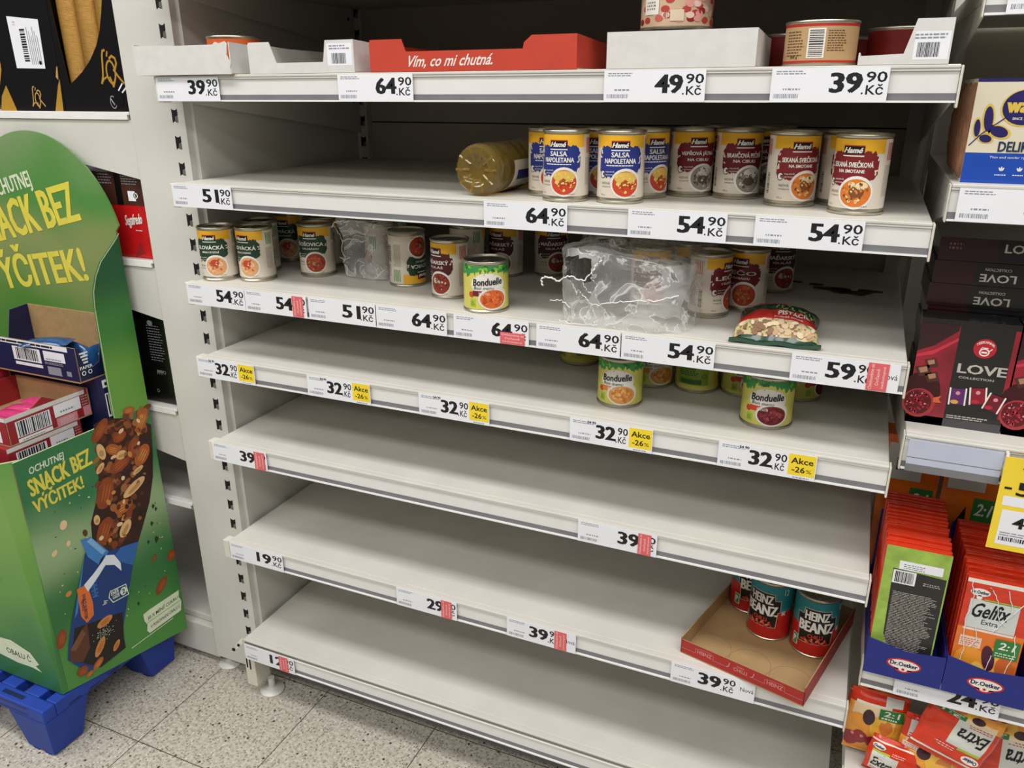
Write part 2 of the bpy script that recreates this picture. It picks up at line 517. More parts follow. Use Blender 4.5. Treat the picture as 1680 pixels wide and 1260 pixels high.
# ------------------------------------------------------------ price labels
mat('sticker_red', '#dc6468', 0.5, var=0.05); mat('sticker_yellow', '#f2d52e', 0.5, var=0.04); mat('sticker_pale', '#f3c9c6', 0.5)
def price_label(x0, x1, z, fig, label, y=-0.0, style='', red=None, dec='90', lip=0.043, g=0.0):
    w_, h = x1 - x0, 0.0405
    mb = MB()
    z0 = z - lip - g + 0.0003
    mb.box(x0, y - 0.0010, z0, x1, y - 0.0002, z0 + h, 'paper')
    d = Ink(mb, front(x0, y - 0.0010, z0), eps=1e-4)
    d.lines(.04 * w_, .82 * h, .30 * w_, .96 * h, 'print_grey', 2, .45)
    d.lines(.11 * w_, .36 * h, .29 * w_, .46 * h, 'print_grey', 1, .5)
    d.bars(.03 * w_, .12 * h, .25 * w_, .25 * h, 'print_grey', 22)
    if style == 'akce':
        a, b, c, e = .33, .56, .575, .71
        d.rect(.725 * w_, .14 * h, .992 * w_, .97 * h, 'sticker_yellow'); d.k = 2
        d.text('Akce', .75 * w_, .60 * h, .97 * w_, .84 * h, 'print_black', .02)
        d.text('-26', .765 * w_, .26 * h, .895 * w_, .49 * h, 'print_black', .02)
        d.text('%', .905 * w_, .27 * h, .96 * w_, .42 * h, 'print_black', .0)
        d.lines(.78 * w_, .04 * h, .95 * w_, .11 * h, 'print_grey', 1, .6)
        d.text('54 90', .22 * w_, .86 * h, .32 * w_, .97 * h, 'print_black', .03); d.k = 1
    elif style == 'nova':
        a, b, c, e = .34, .60, .615, .775
        d.text('Nová', .83 * w_, .46 * h, .985 * w_, .66 * h, 'print_black')
    else:
        a, b, c, e = .52, .78, .80, .985
    d.k = 1
    d.text(fig, a * w_, .27 * h, b * w_, .86 * h, 'print_black', .05)
    d.text(dec, c * w_ + .012 * w_, .57 * h, e * w_, .88 * h, 'print_black', .015)
    d.ell((b + .012) * w_, .26 * h, .008 * w_, .03 * h, 'print_black')
    d.text('Kč', c * w_ + .02 * w_, .22 * h, e * w_ - .02 * w_, .52 * h, 'print_black', .015)
    o = mb.build('price_label')
    tag(o, label, 'price label')
    if red:
        ra, rb, va, vb, lay = red
        s = MB()
        s.box(x0 + ra * w_, y - 0.0019, z0 + va * h, x0 + rb * w_, y - 0.0015, z0 + vb * h, 'sticker_red')
        if lay == 'v':
            q = Ink(s, plane((x0 + rb * w_, y - 0.0019, z0 + va * h), (0, 0, 1), (-1, 0, 0)), eps=1e-4)
            LH, LW = (rb - ra) * w_, (vb - va) * h
        else:
            q = Ink(s, front(x0 + ra * w_, y - 0.0019, z0 + va * h), eps=1e-4)
            LW, LH = (rb - ra) * w_, (vb - va) * h
        for i, tx in enumerate(('Omlouváme se', 'Dočasně', 'nedostupné')):
            wd = (.46, .3, .4)[i] * LW
            q.text(tx, LW / 2 - wd, LH * (.72 - .3 * i), LW / 2 + wd, LH * (.90 - .3 * i), 'sticker_pale', .01)
        s.build('red_sticker', o)['label'] = 'small red sticker stuck across the price'
    return o
V = (.72, .92, .03, .97, 'v')
PL = {
 0: [(-.011, .131, '39', 'price label 39,90 under the torn white tray at the left end', '', None),
     (.375, .512, '64', 'price label 64,90 under the red tray, on the top rail', '', None),
     (.816, .955, '49', 'price label 49,90 on the top shelf rail', '', None),
     (1.038, 1.175, '39', 'price label 39,90 under the kraft coloured tin, top rail', '', None)],
 1: [(-.011, .129, '51', 'price label 51,90 at the left end of the oil bottle shelf', '', None),
     (.629, .766, '64', 'price label 64,90 below the blue label tins', '', None),
     (.859, .999, '54', 'price label 54,90 below the two liver tins', '', None),
     (1.036, 1.173, '54', 'price label 54,90 below the orange sauce tins at the right', '', None)],
 2: [(-.011, .130, '54', 'price label 54,90 below the two green label tins at the left end', '', None),
     (.131, .271, '54', 'price label 54 with a red sticker hiding its decimals, left part of the crowded shelf', '', (.78, .95, .03, .97, 'v')),
     (.276, .417, '51', 'price label 51,90 on the crowded shelf below the plastic-wrapped tin', '', None),
     (.419, .557, '64', 'price label 64,90 left of the one with the crooked red sticker', '', None),
     (.570, .705, '64', 'price label 64,90 with a red sticker over its lower right corner', '', (.63, .95, .02, .50, 'h')),
     (.718, .856, '64', 'price label 64,90 below the empty plastic wrapping', '', None),
     (.858, .998, '54', 'price label 54,90 right of the empty wrapping, left of the pistachio bag', '', None),
     (1.104, 1.243, '59', 'price label 59,90 with a red sticker, below the pistachio bag', 'nova', (.715, .90, .03, .99, 'v'))],
 3: [(-.013, .131, '32', 'price label 32,90 with yellow sale sticker at the left end of its rail', 'akce', None),
     (.256, .395, '32', 'price label 32,90 with yellow sale sticker, second from the left', 'akce', None),
     (.496, .633, '32', 'price label 32,90 with yellow sale sticker, middle one of five', 'akce', None),
     (.778, .915, '32', 'price label 32,90 with yellow sale sticker below the tin of orange beans', 'akce', None),
     (1.016, 1.156, '32', 'price label 32,90 with yellow sale sticker below the chili bean tin', 'akce', None)],
 4: [(-.005, .135, '39', 'price label 39 with a red sticker at the left end of the empty shelf', '', (.78, .97, .0, .97, 'v')),
     (.797, .933, '39', 'price label 39 with a red sticker, right part of the empty shelf', '', (.77, .93, .0, .97, 'v'))],
 5: [(.002, .145, '19', 'price label 19,90 at the left end of the low shelf', '', None),
     (.424, .558, '29', 'price label 29 with a red sticker in the middle of the low shelf', '', (.75, .92, .0, .97, 'v')),
     (.663, .799, '39', 'price label 39,90 with a red sticker left of the red tray', 'nova', (.70, .87, .0, .97, 'v')),
     (.972, 1.112, '39', 'price label 39,90 marked new right under the red cardboard tray', 'nova', None)],
 6: [(.002, .142, '12', 'price label 12 with a red sticker on the bottom rail near the floor', '', (.70, .88, .0, .97, 'v'))]}
for i, rows in PL.items():
    for (a, b, f, lb, st, rd) in rows:
        price_label(a, b, SZ[i], f, lb, style=st, red=rd, g=0.009 if i == 6 else 0)

# ------------------------------------------------------------ tins
YEL, CREAM, WHITE = '#e8b02c', '#d9cfbf', '#e6e2da'
mat(YEL, rough=.35); mat(CREAM, rough=.45, var=.03); mat(WHITE, rough=.4, var=.02)
for hx in ('#26337f', '#6d161c', '#5a181d', '#233f2b', '#101013', '#c23a24', '#d9772d', '#e0b24a', '#9a3a20', '#7d6f62', '#3f8a3a', '#b92d22'):
    mat(hx, rough=.4)

def tin_parts(r, h, metal='tin', lid='tin_gold', pull=True, key_label=None, draw=None, zb=.006, zt=.006):
    """list of (name, mesh, children)"""
    b = MB()
    b.lathe([(0, .002), (r - .003, .002), (r - .0022, .0), (r - .0002, .0005), (r + .0002, .003), (r - .0014, .0048), (r - .0014, h - .0048), (r + .0002, h - .0032), (r + .0004, h - .0012), (r - .0004, h), (r - .0018, h - .0002), (r - .0026, h - .0022), (r - .003, h - .004)], metal, 40)
    l = MB(); tab = None
    l.lathe([(r - .0029, h - .0041), (r * .86, h - .0041), (r * .84, h - .0034), (r * .62, h - .0034), (r * .6, h - .0040), (0, h - .0040)], lid, 40)
    if pull:
        g = MB()
        g.box(-.0035, -.013, h - .0031, .0035, -.003, h - .0023, 'tin')
        g.lathe([(.0075, h - .0031), (.0075, h - .0023), (.0045, h - .0023), (.0045, h - .0031), (.0075, h - .0031)], 'tin', 16, (0, -.0185, 0))
        tab = g.mesh('pull_tab')
    p = MB()
    R = r - .0009
    p.lathe([(R - .0004, zb), (R, zb), (R, h - zt), (R - .0004, h - zt)], key_label or CREAM, 56)
    if draw:
        draw(Ink(p, cyl(R, zb), du=.0045, eps=.00013), h - zb - zt)
    return [('tin_body', b.mesh('tin_body'), None), ('lid', l.mesh('lid'), tab), ('paper_label', p.mesh('paper_label'), None)]

def bowl(d, cx, cy, rx, ry, cols, seed, k=3, sz=.0026, n=34, rim=WHITE, tops=()):
    rg = random.Random(seed)
    d.k = k; d.ell(cx, cy, rx, ry, rim)
    d.k = k + 1; d.ell(cx, cy - ry * .02, rx * .87, ry * .84, cols[0])
    for i in range(n):
        a, q = rg.uniform(0, 2 * PI), math.sqrt(rg.uniform(0, .62))
        d.k = k + 2 + (i % 3)
        d.ell(cx + rx * .85 * q * math.cos(a), cy + ry * .82 * q * math.sin(a), sz * rg.uniform(.6, 1.2), sz * rg.uniform(.4, .8), rg.choice(cols[1:]), rg.uniform(0, 3), 8)
    d.k = k + 5
    for (dx, dy, a, b, key) in tops:
        d.ell(cx + rx * dx, cy + ry * dy, rx * a, ry * b, key, 0, 14)
        for i in range(int(16 * a)):
            d.k = k + 6
            d.ell(cx + rx * (dx + a * rg.uniform(-.8, .8)), cy + ry * (dy + b * rg.uniform(-.7, .7)), sz * rg.uniform(.5, 1), sz * rg.uniform(.3, .6), rg.choice(cols[1:]), rg.uniform(0, 3), 7)
        d.k = k + 5

def hame(splash, lines_, foods, seed, two=False, side='#b92d22', tops=()):
    def draw(d, H):
        rg = random.Random(seed)
        d.k = 1
        uw = .041
        d.rect(-uw, H * .80, uw, H, YEL)
        us = d.cols(-.034, .034, .0016)
        jl = {u: rg.uniform(-.002, .002) for u in us}; jh = {u: rg.uniform(-.0022, .0022) for u in us}
        ed = lambda u: max(0, abs(u) - .028) * 1.4
        d.k = 2
        d.strip(us, lambda u: H * .34 + jl[u] + ed(u) + (.006 if u > 0 else 0), lambda u: H * .82 + jh[u] * .8 - ed(u) * 1.2, splash)
        for sgn in (-1, 1):
            for q in range(5):
                d.k = 3
                d.ell(sgn * rg.uniform(.030, .035), H * rg.uniform(.5, .78), .0022, .0012, CREAM, rg.uniform(0, 3), 7)
        # maker's plate
        d.k = 3; d.rect(-.0135, H * .80, .0135, H * .915, '#b92d22')
        d.k = 4; d.rect(-.0130, H * .795, .0130, H * .90, '#101013')
        d.k = 5; d.text('Hamé', -.0112, H * .805, .0112, H * .885, WHITE, .045, shear=.35)
        d.k = 4; d.rect(-.0135, H * .755, .0135, H * .772, WHITE)
        d.k = 4
        if two:
            d.text(lines_[0], -.013, H * .655, .013, H * .735, WHITE, .03)
            d.text(lines_[1], -.0235, H * .555, .0235, H * .635, WHITE, .03)
            d.lines(-.021, H * .515, .021, H * .535, WHITE, 1, .8)
        else:
            d.text(lines_[0], -.0265, H * .60, .0265, H * .70, WHITE, .03)
            d.text(lines_[1], -.0165, H * .52, .0165, H * .57, WHITE, .03)
        d.k = 3
        d.ell(-.027, H * .38, .0045, .0055, WHITE, n=10); d.rect(-.027, H * .36, -.012, H * .405, splash)
        d.k = 4; d.text('tepelně', -.022, H * .405, -.008, H * .44, WHITE); d.text('upravené', -.022, H * .36, -.007, H * .39, WHITE)
        d.ring(-.027, H * .38, .0046, .0056, .0009, '#101013')
        d.k = 2; d.text('NOVÁ', -.028, H * .22, -.014, H * .27, '#7d6f62', .01); d.text('receptura', -.028, H * .165, -.013, H * .195, '#7d6f62')
        d.text('400 g', -.030, H * .03, -.022, H * .06, '#7d6f62')
        d.k = 3; d.rect(.003, H * .028, .020, H * .040, '#7d6f62') if False else d.lines(.012, H * .03, .026, H * .05, '#7d6f62', 1)
        bowl(d, .0088, H * .235, .0222, .0215, foods, seed + 1, tops=tops)
        # the side and back of the label
        d.k = 1
        for i in range(5):
            d.rect(-.0625 + i * .0032, H * .70, -.0625 + i * .0032 + .0016, H * .95, side)
            d.rect(.047 + i * .0032, H * .70, .047 + i * .0032 + .0016, H * .95, side)
        d.lines(.045, H * .18, .063, H * .64, '#9b958a', 22, .5)
        d.bars(.068, H * .2, .082, H * .55, '#3c3a38', 16, across=True)
        d.lines(.070, H * .62, .095, H * .88, '#7d6f62', 6, .5)
        d.lines(-.075, H * .12, -.055, H * .85, '#9b958a', 24, .5)
        d.bars(-.052, H * .10, -.046, H * .42, '#3c3a38', 18, across=True)
        # green stripes box and a second small bowl at the back
        d.rect(-.108, H * .5, -.09, H * .86, WHITE); d.k = 2
        for i in range(4):
            d.rect(-.106 + i * .004, H * .52, -.1037 + i * .004, H * .8, '#3f8a3a')
        bowl(d, .102, H * .33, .014, .017, foods, seed + 2, k=2, n=18)
    return draw

def bonduelle(band, word, beans, seed):
    def draw(d, H):
        rg = random.Random(seed)
        Y2, G1, G2 = '#d9cf3e', '#3a8f48', '#1f6138'
        d.k = 1
        us = d.cols(-.118, .118, .0022)
        j = {u: rg.uniform(.0, .010) + (.006 if abs(u) > .02 else 0) for u in us}
        d.strip(us, lambda u: H - .004 - j[u], lambda u: H, G1)
        d.k = 2
        for i in range(26):
            d.ell(rg.uniform(-.05, .05), H - rg.uniform(.001, .008), .004, .0018, rg.choice((G1, G2, '#7fbf3c')), rg.uniform(0, 3), 7)
        d.k = 2; d.ell(0, H * .57, .029, H * .26, WHITE); d.ell(.018, H * .30, .016, H * .2, WHITE)
        d.k = 3; d.line([(-.02, H * .75), (-.006, H * .80), (.012, H * .79)], .0008, G2)
        d.k = 4; d.text('Bonduelle', -.0245, H * .56, .0245, H * .72, '#16161c', .025, shear=.12, rot=3)
        d.text('Bon menu', -.023, H * .46, .010, H * .535, '#16161c', .0, shear=.25)
        d.k = 4; d.rect(-.026, H * .31, .010, H * .43, band)
        d.k = 5; d.text(word, -.015, H * .335, .002, H * .405, WHITE, .0)
        d.k = 3; d.ell(-.029, H * .34, .005, .005, '#c8452a'); d.rect(-.031, H * .06, -.021, H * .24, '#a9c23f')
        d.k = 4; d.lines(-.030, H * .09, -.022, H * .2, '#4d7a2a', 4)
        bowl(d, .0085, H * .245, .0250, H * .255, beans, seed, k=5, sz=.0036, n=54)
        # back: green field with print
        d.k = 2
        d.rect(.055, H * .12, .112, H * .80, '#8fae3c'); d.rect(-.112, H * .12, -.055, H * .8, '#c9b93f')
        d.k = 3; d.lines(.060, H * .35, .095, H * .75, '#3d5a1c', 8); d.rect(.062, H * .14, .1, H * .26, '#3f7a2c')
        d.ring(.104, H * .35, .004, .004, .001, '#2d6a2a', 14)
        d.bars(-.1, H * .2, -.075, H * .7, '#2a2a28', 18)
    return draw

def beanz(d, H):
    TEAL, RED = '#1f7d86', '#b8231f'
    d.k = 1; d.rect(-.121, H * .52, .1209, H, TEAL)
    K = [(-.0285, .05), (.022, .05), (.029, .50), (.0335, .50), (.0345, .68), (.025, .68), (.025, .80), (-.021, .80), (-.021, .68), (-.034, .68), (-.0325, .50)]
    def clip(z0, z1, key, inset):
        # the dark crest, drawn as columns so that it follows the tin
        us = d.cols(-.034 + inset, .034 - inset, .002)
        lo = lambda u: H * (.22 if abs(u) < .029 - inset else .50 + (abs(u) - .029) * 3) + inset
        hi = lambda u: H * (.86 if abs(u) < .023 - inset else .74) - inset
        d.strip(us, lo, hi, key)
    d.k = 2; clip(0, 0, '#b9b3a4', 0); d.k = 3; clip(0, 0, '#141214', .0011)
    d.k = 4; d.text('HEINZ', -.020, H * .66, .020, H * .82, WHITE, .035); d.text('BEANZ', -.0285, H * .44, .0285, H * .63, WHITE, .04)
    d.k = 5
    for i in range(14):
        d.ell(-.02 + .003 * i, H * (.27 + .03 * math.sin(i * 1.7)), .004, .002, ('#d94a35', '#a61c1c', '#e87a5a')[i % 3], i * .9, 8)
    d.k = 4; d.text('CHILLI', -.012, H * .33, .012, H * .40, '#d94a35', .02)
    d.k = 3; d.rect(-.040, H * .10, -.029, H * .30, WHITE); d.k = 4; d.rect(-.039, H * .11, -.030, H * .29, '#2d9a4a'); d.k = 5; d.text('P', -.037, H * .15, -.032, H * .26, WHITE, .04)
    d.k = 3; d.text('12', .038, H * .84, .046, H * .95, WHITE); d.rect(.062, H * .55, .074, H * .9, WHITE); d.k = 4; d.bars(.063, H * .56, .073, H * .89, '#141214', 14, across=True)
    d.k = 3; d.text('BEANZ', .036, H * .46, .043, H * .54, WHITE, .02)

def ham(d, H):
    RED = '#b6281f'
    d.k = 1; d.rect(-.155, H * .93, .1555, H, RED); d.rect(-.155, 0, .1555, H * .06, RED)
    d.k = 2
    d.rect(-.010, H * .12, .011, H * .88, WHITE); d.k = 3; d.bars(-.008, H * .16, .009, H * .84, '#3c3a42', 15, across=True)
    d.k = 2
    d.lines(-.042, H * .18, -.014, H * .86, '#5c3f2a', 9, .4); d.lines(.014, H * .30, .040, H * .86, '#5c3f2a', 9, .4)
    d.text('300 g', -.034, H * .10, -.022, H * .18, '#3a2a20', .02)
def pork(d, H):
    rg = random.Random(3)
    d.k = 1; d.rect(-.155, H * .86, .1555, H, '#a81f24')
    for i in range(90):
        d.k = 2 + i % 3
        u = rg.uniform(-.15, .15)
        d.ell(u, H * rg.uniform(.08, .55 if abs(u) < .012 else .72), .006, .004, rg.choice(('#b23a34', '#8f1d20', '#d9958a', '#c85a4e', '#e2c4b4')), rg.uniform(0, 3), 8)
    d.k = 6; d.rect(-.026, H * .30, -.002, H * .92, WHITE); d.rect(.014, H * .12, .032, H * .4, '#d8c5ad')
    d.k = 7; d.text('VEPŘOVÉ', -.022, H * .72, -.006, H * .80, '#7a2a22', .01); d.lines(-.022, H * .42, -.006, H * .66, '#7d6f62', 3)

KINDS = {}
PASTA = ['#c8432a', '#e6c25a', '#d8a83c', '#c23a24', '#e8cf7a', '#b92d22']
KINDS['salsa'] = tin_parts(.0355, .1025, zb=.0085, draw=hame('#26337f', ('SALSA', 'NAPOLETANA'), PASTA, 1, True, '#c23a24', ((0, .38, .74, .38, '#dcb658'), (0, .0, .3, .2, '#9a4a2a'))))
LIVER = ['#8d8274', '#6a5f52', '#b0a596', '#57493d', '#c9c0b3', '#4e4238']
KINDS['liver'] = tin_parts(.0355, .1025, zb=.0085, draw=hame('#6d161c', ('VEPŘOVÁ JÁTRA', 'NA CIBULI'), LIVER, 2, tops=((.1, .45, .5, .34, '#d9d3c8'), (0, -.1, .4, .3, '#54463a'))))
KINDS['pork_liver'] = tin_parts(.0355, .1025, zb=.0085, draw=hame('#6d161c', ('BRAVČOVÁ PEČEŇ', 'NA CIBULI'), LIVER, 3, tops=((.1, .45, .5, .34, '#d9d3c8'), (0, -.1, .4, .3, '#54463a'))))
SAUCE = ['#d9772d', '#e08a3a', '#6b4a2a', '#e6c98a', '#8a5a30', '#d9772d']
KINDS['meatloaf'] = tin_parts(.0358, .1025, zb=.0085, draw=hame('#7a1a1e', ('SEKANÁ SVIEČKOVÁ', 'NA SMOTANE'), SAUCE, 4, tops=((.05, .05, .42, .30, '#7a4a28'), (.30, .42, .34, .24, '#e6d6a8'), (-.25, .5, .2, .14, '#e0cfa0'))))
BEAN = ['#d8a06a', '#e0b88a', '#c9583a', '#d88a5a', '#e6c7a0', '#b84a2c']
KINDS['bean_stew'] = tin_parts(.0352, .1025, zb=.0085, lid='tin_dark', draw=hame('#233f2b', ('SLOVÁCKÁ', 'MISKA S FAZOLÍ'), BEAN, 5, tops=((-.1, .3, .36, .3, '#b8452a'),), side='#3f8a3a'))
LENT = ['#9a3a20', '#b8503a', '#7d2a1c', '#c46a50', '#8a9a4a', '#a8452c']
KINDS['lentil'] = tin_parts(.0352, .1025, zb=.0085, draw=hame('#233f2b', ('ŠOŠOVICA', 'S KLOBÁSOU'), LENT, 6, tops=((.1, .25, .34, .28, '#b5462e'), (-.1, -.1, .16, .14, '#9aa05a')), side='#3f8a3a'))
GUL = ['#8e3320', '#a8402a', '#6d2417', '#c0603e', '#d9c8b4', '#7d2a1c']
KINDS['goulash'] = tin_parts(.0345, .1025, lid='tin_dark', draw=hame('#4f161b', ('MAĎARSKÝ', 'GULÁŠ'), GUL, 7, tops=((-.35, .2, .26, .22, '#d9c8b4'), (.15, .5, .32, .26, '#6d2a20'))))
KINDS['lecho'] = tin_parts(.0335, .1025, zb=.0085, draw=hame('#6d161c', ('LEČO', 'S KLOBÁSOU'), ['#b8482a', '#c9663a', '#8a9a4a', '#d98a50', '#a03a20', '#c9663a'], 8))
BY = '#d3cc62'; mat(BY, rough=.35)
KINDS['mexican_beans'] = tin_parts(.0385, .0845, lid='tin_dark', key_label=BY, draw=bonduelle('#6d2430', 'Mexická', ['#d2682a', '#d9622c', '#c24a22', '#e8843a', '#b8401e', '#e06a30'], 11))
KINDS['orange_beans'] = tin_parts(.0385, .0845, lid='tin_dark', key_label=BY, draw=bonduelle('#df8a35', 'Bob', ['#dc9a50', '#e2a050', '#d98a3a', '#edbf82', '#cf7a30', '#e8ad66'], 12))
KINDS['chili_beans'] = tin_parts(.0405, .0845, lid='tin_dark', key_label=BY, draw=bonduelle('#d2422a', 'Chilli', ['#6d1820', '#8a2430', '#701a22', '#a84a50', '#5a1218', '#93323a'], 13))
mat('#b8231f', rough=.35)
KINDS['beanz'] = tin_parts(.0375, .116, lid='tin', key_label='#b8231f', draw=beanz, zb=.004, zt=.005)
mat('#b9976c', rough=.5)
KINDS['ham'] = tin_parts(.0455, .0535, lid='tin_gold', key_label='#b9976c', draw=ham, zb=.004, zt=.004, pull=False)
mat('#c9ab8c', rough=.45)
KINDS['pork'] = tin_parts(.0495, .0565, lid='tin_gold', key_label='#c9ab8c', draw=pork, zb=.004, zt=.004, pull=False)
mat('#d2632d', rough=.4)
KINDS['orange_tin'] = tin_parts(.0460, .0600, lid='tin_gold', key_label='#d2632d', draw=None, zb=.004, zt=.004, pull=False)
mat('#6a1615', rough=.35)
KINDS['red_tin'] = tin_parts(.0450, .0460, lid='tin_gold', key_label='#6a1615', draw=None, zb=.004, zt=.004, pull=False)

def tin(kind, x, y, z, deg, label, group=None, flip=False):
    t = thing('food_tin', label, 'tin', (x, y, z), math.radians(deg), group)
    h = max(v.co.z for v in KINDS[kind][0][1].vertices)
    for n, me, sub_ in KINDS[kind]:
        o = bpy.data.objects.new(n, me); C.objects.link(o); o.parent = t
        if sub_:
            q = bpy.data.objects.new('pull_tab', sub_); C.objects.link(q); q.parent = o
        if flip:
            o.rotation_euler = (PI, 0, 0); o.location = (0, 0, h)
    return t
Z1, Z2, Z3, Z4, Z5, Z6, Z7 = [z + .0002 for z in SZ]
E2 = 0.0
BK = 'dark tins in the back rows'
tin('salsa', .699, .1012, Z2, 14, 'blue label tin mostly hidden, left of and behind the leftmost front one')
tin('salsa', .746, .046, Z2, 0, 'blue label tin at the front, left one of the front pair')
tin('salsa', .829, .055, Z2, 14, 'blue label tin at the front, right one of the pair')
tin('salsa', .846, .133, Z2, 45, 'blue label tin peeking out behind the right side of the front pair')
tin('salsa', .7715, .126, Z2, 15, 'tin behind the front pair of blue label tins, barely in view')
tin('liver', .908, .177, Z2, 30, 'maroon label liver tin, left of the two set back beside each other')
tin('pork_liver', .981, .174, Z2, 24, 'maroon label liver tin, right of the two set back beside each other')
tin('meatloaf', 1.066, .117, Z2, 24, 'maroon label tin with orange sauce bowl, left one standing alone')
tin('meatloaf', 1.136, .152, Z2, 25, 'maroon label tin half hidden behind the rightmost front tin')
tin('meatloaf', 1.157, .066, Z2, -18, 'rightmost tin on its shelf, orange sauce bowl and striped side')
for i, (x, y) in enumerate(((.925, .252), (.999, .250), (.94, .327), (1.015, .325))):
    tin('liver', x, y, Z2, 25, 'dark tin standing in the rows behind the two maroon liver tins', 'tins in the rows behind the liver tins')
tin('bean_stew', .025, .057, Z3, 18, 'green label bean stew tin at the far left end of the shelf')
tin('bean_stew', .098, .080, Z3, -2, 'green label bean stew tin, second from the left end')
tin('bean_stew', .053, .150, Z3, 5, 'tin right behind the leftmost two green label tins, lid in view')
tin('lentil', .182, .160, Z3, 15, 'green label lentil tin standing alone left of the plastic wrapped tin')
tin('bean_stew', .038, .262, Z3, 10, 'dark tin far back between the second bean stew tin and the lentil tin')
tin('lentil', .146, .240, Z3, 10, 'dark tin directly behind the lone lentil tin')
tin('lentil', .300, .215, Z3, 165, 'green label tin inside crumpled clear plastic wrap, back turned')
tin('lentil', .392, .156, Z3, -95, 'green label tin standing upside down right of the plastic wrap', flip=True)
tin('goulash', .509, .107, Z3, -22, 'maroon goulash tin with a bowl of stew, left of the yellow bean tin')
tin('lentil', .470, .255, Z3, 150, 'tin with green stripes behind the goulash tin, back turned')
tin('goulash', .530, .305, Z3, -10, 'dark maroon tin behind the yellow bean tin, left one')
tin('mexican_beans', .607, .049, Z3, 30, 'short yellow and green tin of red beans at the shelf edge')
tin('goulash', .610, .345, Z3, 30, 'dark maroon tin furthest back right of the yellow bean tin')
tin('goulash', .690, .400, Z3, 30, 'very dark tin at the back panel, behind the empty wrapping')
tin('lecho', .855, .172, Z3, 15, 'maroon label tin with orange bowl inside the large plastic wrap')
tin('lecho', .908, .232, Z3, 40, 'tin at the right end inside the large plastic wrap, blurred by it')
tin('lecho', .956, .157, Z3, 72, 'tin turned to its pale side, left of the pair beside the pistachio bag')
tin('lecho', 1.007, .218, Z3, -16, 'maroon lecho tin with orange bowl, right of the pair behind the pistachio bag')
tin('goulash', .80, .36, Z3, 15, 'dark tin with yellow rim behind the large plastic wrap, left one')
tin('goulash', .875, .37, Z3, 15, 'dark tin with yellow rim behind the large plastic wrap, right one')
tin('goulash', 1.035, .375, Z3, 25, 'very dark tin far back right of the lecho tin')
tin('orange_beans', .832, .097, Z4, 7, 'yellow green tin of orange beans, front left on the sale shelf')
tin('orange_beans', .700, .275, Z4, 160, 'yellow tin far back, just its foot showing left of the orange bean tin')
tin('orange_beans', .858, .211, Z4, 30, 'tin with orange beans behind and right of the front orange bean tin')
tin('orange_beans', .938, .216, Z4, -130, 'tin turned to its green back, middle of the sale shelf')
tin('chili_beans', 1.0185, .229, Z4, 20, 'dark red bean tin half hidden left of the front chili tin')
tin('chili_beans', 1.070, .104, Z4, 5, 'tin of dark red chili beans at the front of the sale shelf')
tin('chili_beans', 1.104, .245, Z4, 70, 'tin barely showing to the right behind the front chili tin')

# ------------------------------------------------------------ red tray with bean tins on the low shelf
mat('tray_red', '#a32a26', .55, var=.05); mat('tray_line', '#d98d86', .6)
mat('tray_kraft', '#a98a60', .8, var=.07, scale=25)
ang = math.radians(-14.5)
t = thing('cardboard_tray', 'red cardboard tray with brown inside, skewed and overhanging the low shelf', 'tray', (.981, .026, Z6), ang)
TW, TD = .213, .262
mb = MB()
mb.box(0, 0, 0, TW, TD, .002, 'tray_kraft')
d = Ink(mb, top(0, 0, .002), eps=1e-4); 
mat('kraft_dark', '#8a6d48', .8)
for i in range(3):
    d.k = 1; d.ring(.036 + i * .0705, .045, .035, .035, .0008, 'kraft_dark', 30)
mb.build('base', t)
def tray_wall(x0, y0, x1, y1, h, inner, outer, ink=None, name='wall'):
    mb = MB()
    dx, dy = x1 - x0, y1 - y0; L = math.hypot(dx, dy); ex = Vector((dx / L, dy / L, 0)); nn = Vector((ex.y, -ex.x, 0))
    a, b = Vector((x0, y0, .0021)), Vector((x1, y1, .0021)); up = Vector((0, 0, h))
    th = nn * -.0016
    p = [a, b, b + up, a + up]
    mb.face(p, outer); mb.face([q + th for q in p][::-1], inner)
    mb.face([p[3], p[2], p[2] + th, p[3] + th], inner); mb.face([p[0], p[3], p[3] + th, p[0] + th], outer); mb.face([p[1], p[1] + th, p[2] + th, p[2]], outer); mb.face([p[1], p[0], p[0] + th, p[1] + th], outer)
    if ink:
        ink(Ink(mb, plane(a, ex, (0, 0, 1)), eps=2e-4), L, h)
    return mb.build(name, t)
def frontink(d0, L, h):
    class Q(Ink):
        pass
    d = Ink(d0.mb, lambda u, v, l: d0.fn(u * L / .236, v, l), eps=2e-4)
    d.line([(.002, h * .38), (.03, h * .38)], .0006, 'tray_line'); d.line([(.072, h * .38), (.09, h * .38)], .0006, 'tray_line'); d.line([(.145, h * .38), (.165, h * .38)], .0006, 'tray_line'); d.line([(.207, h * .38), (.234, h * .38)], .0006, 'tray_line')
    for x in (.03, .165):
        d.line([(x, h * .38), (x, h * .72), (x + .012, h * .82), (x + .03, h * .82), (x + .036, h * .7), (x + .036, h * .38), (x + .042, h * .38)], .0006, 'tray_line')
        d.text('HEINZ', x + .004, h * .42, x + .033, h * .7, 'tray_line', .01)
    d.text('CHILLI', .106, h * .35, .132, h * .62, 'tray_line', .01); d.text('beanz', .112, h * .68, .126, h * .84, 'tray_line')
    for sx in (.092, .139):
        d.line([(sx, h * .4), (sx + .004, h * .45), (sx + .006, h * .75)], .0015, 'tray_line')
tray_wall(0, 0, TW, 0, .026, 'tray_kraft', 'tray_red', frontink, 'front_wall')
tray_wall(TW, 0, TW, TD, .034, 'tray_kraft', 'tray_red', None, 'side_wall')
tray_wall(0, TD, 0, 0, .030, 'tray_kraft', 'tray_red', None, 'side_wall')
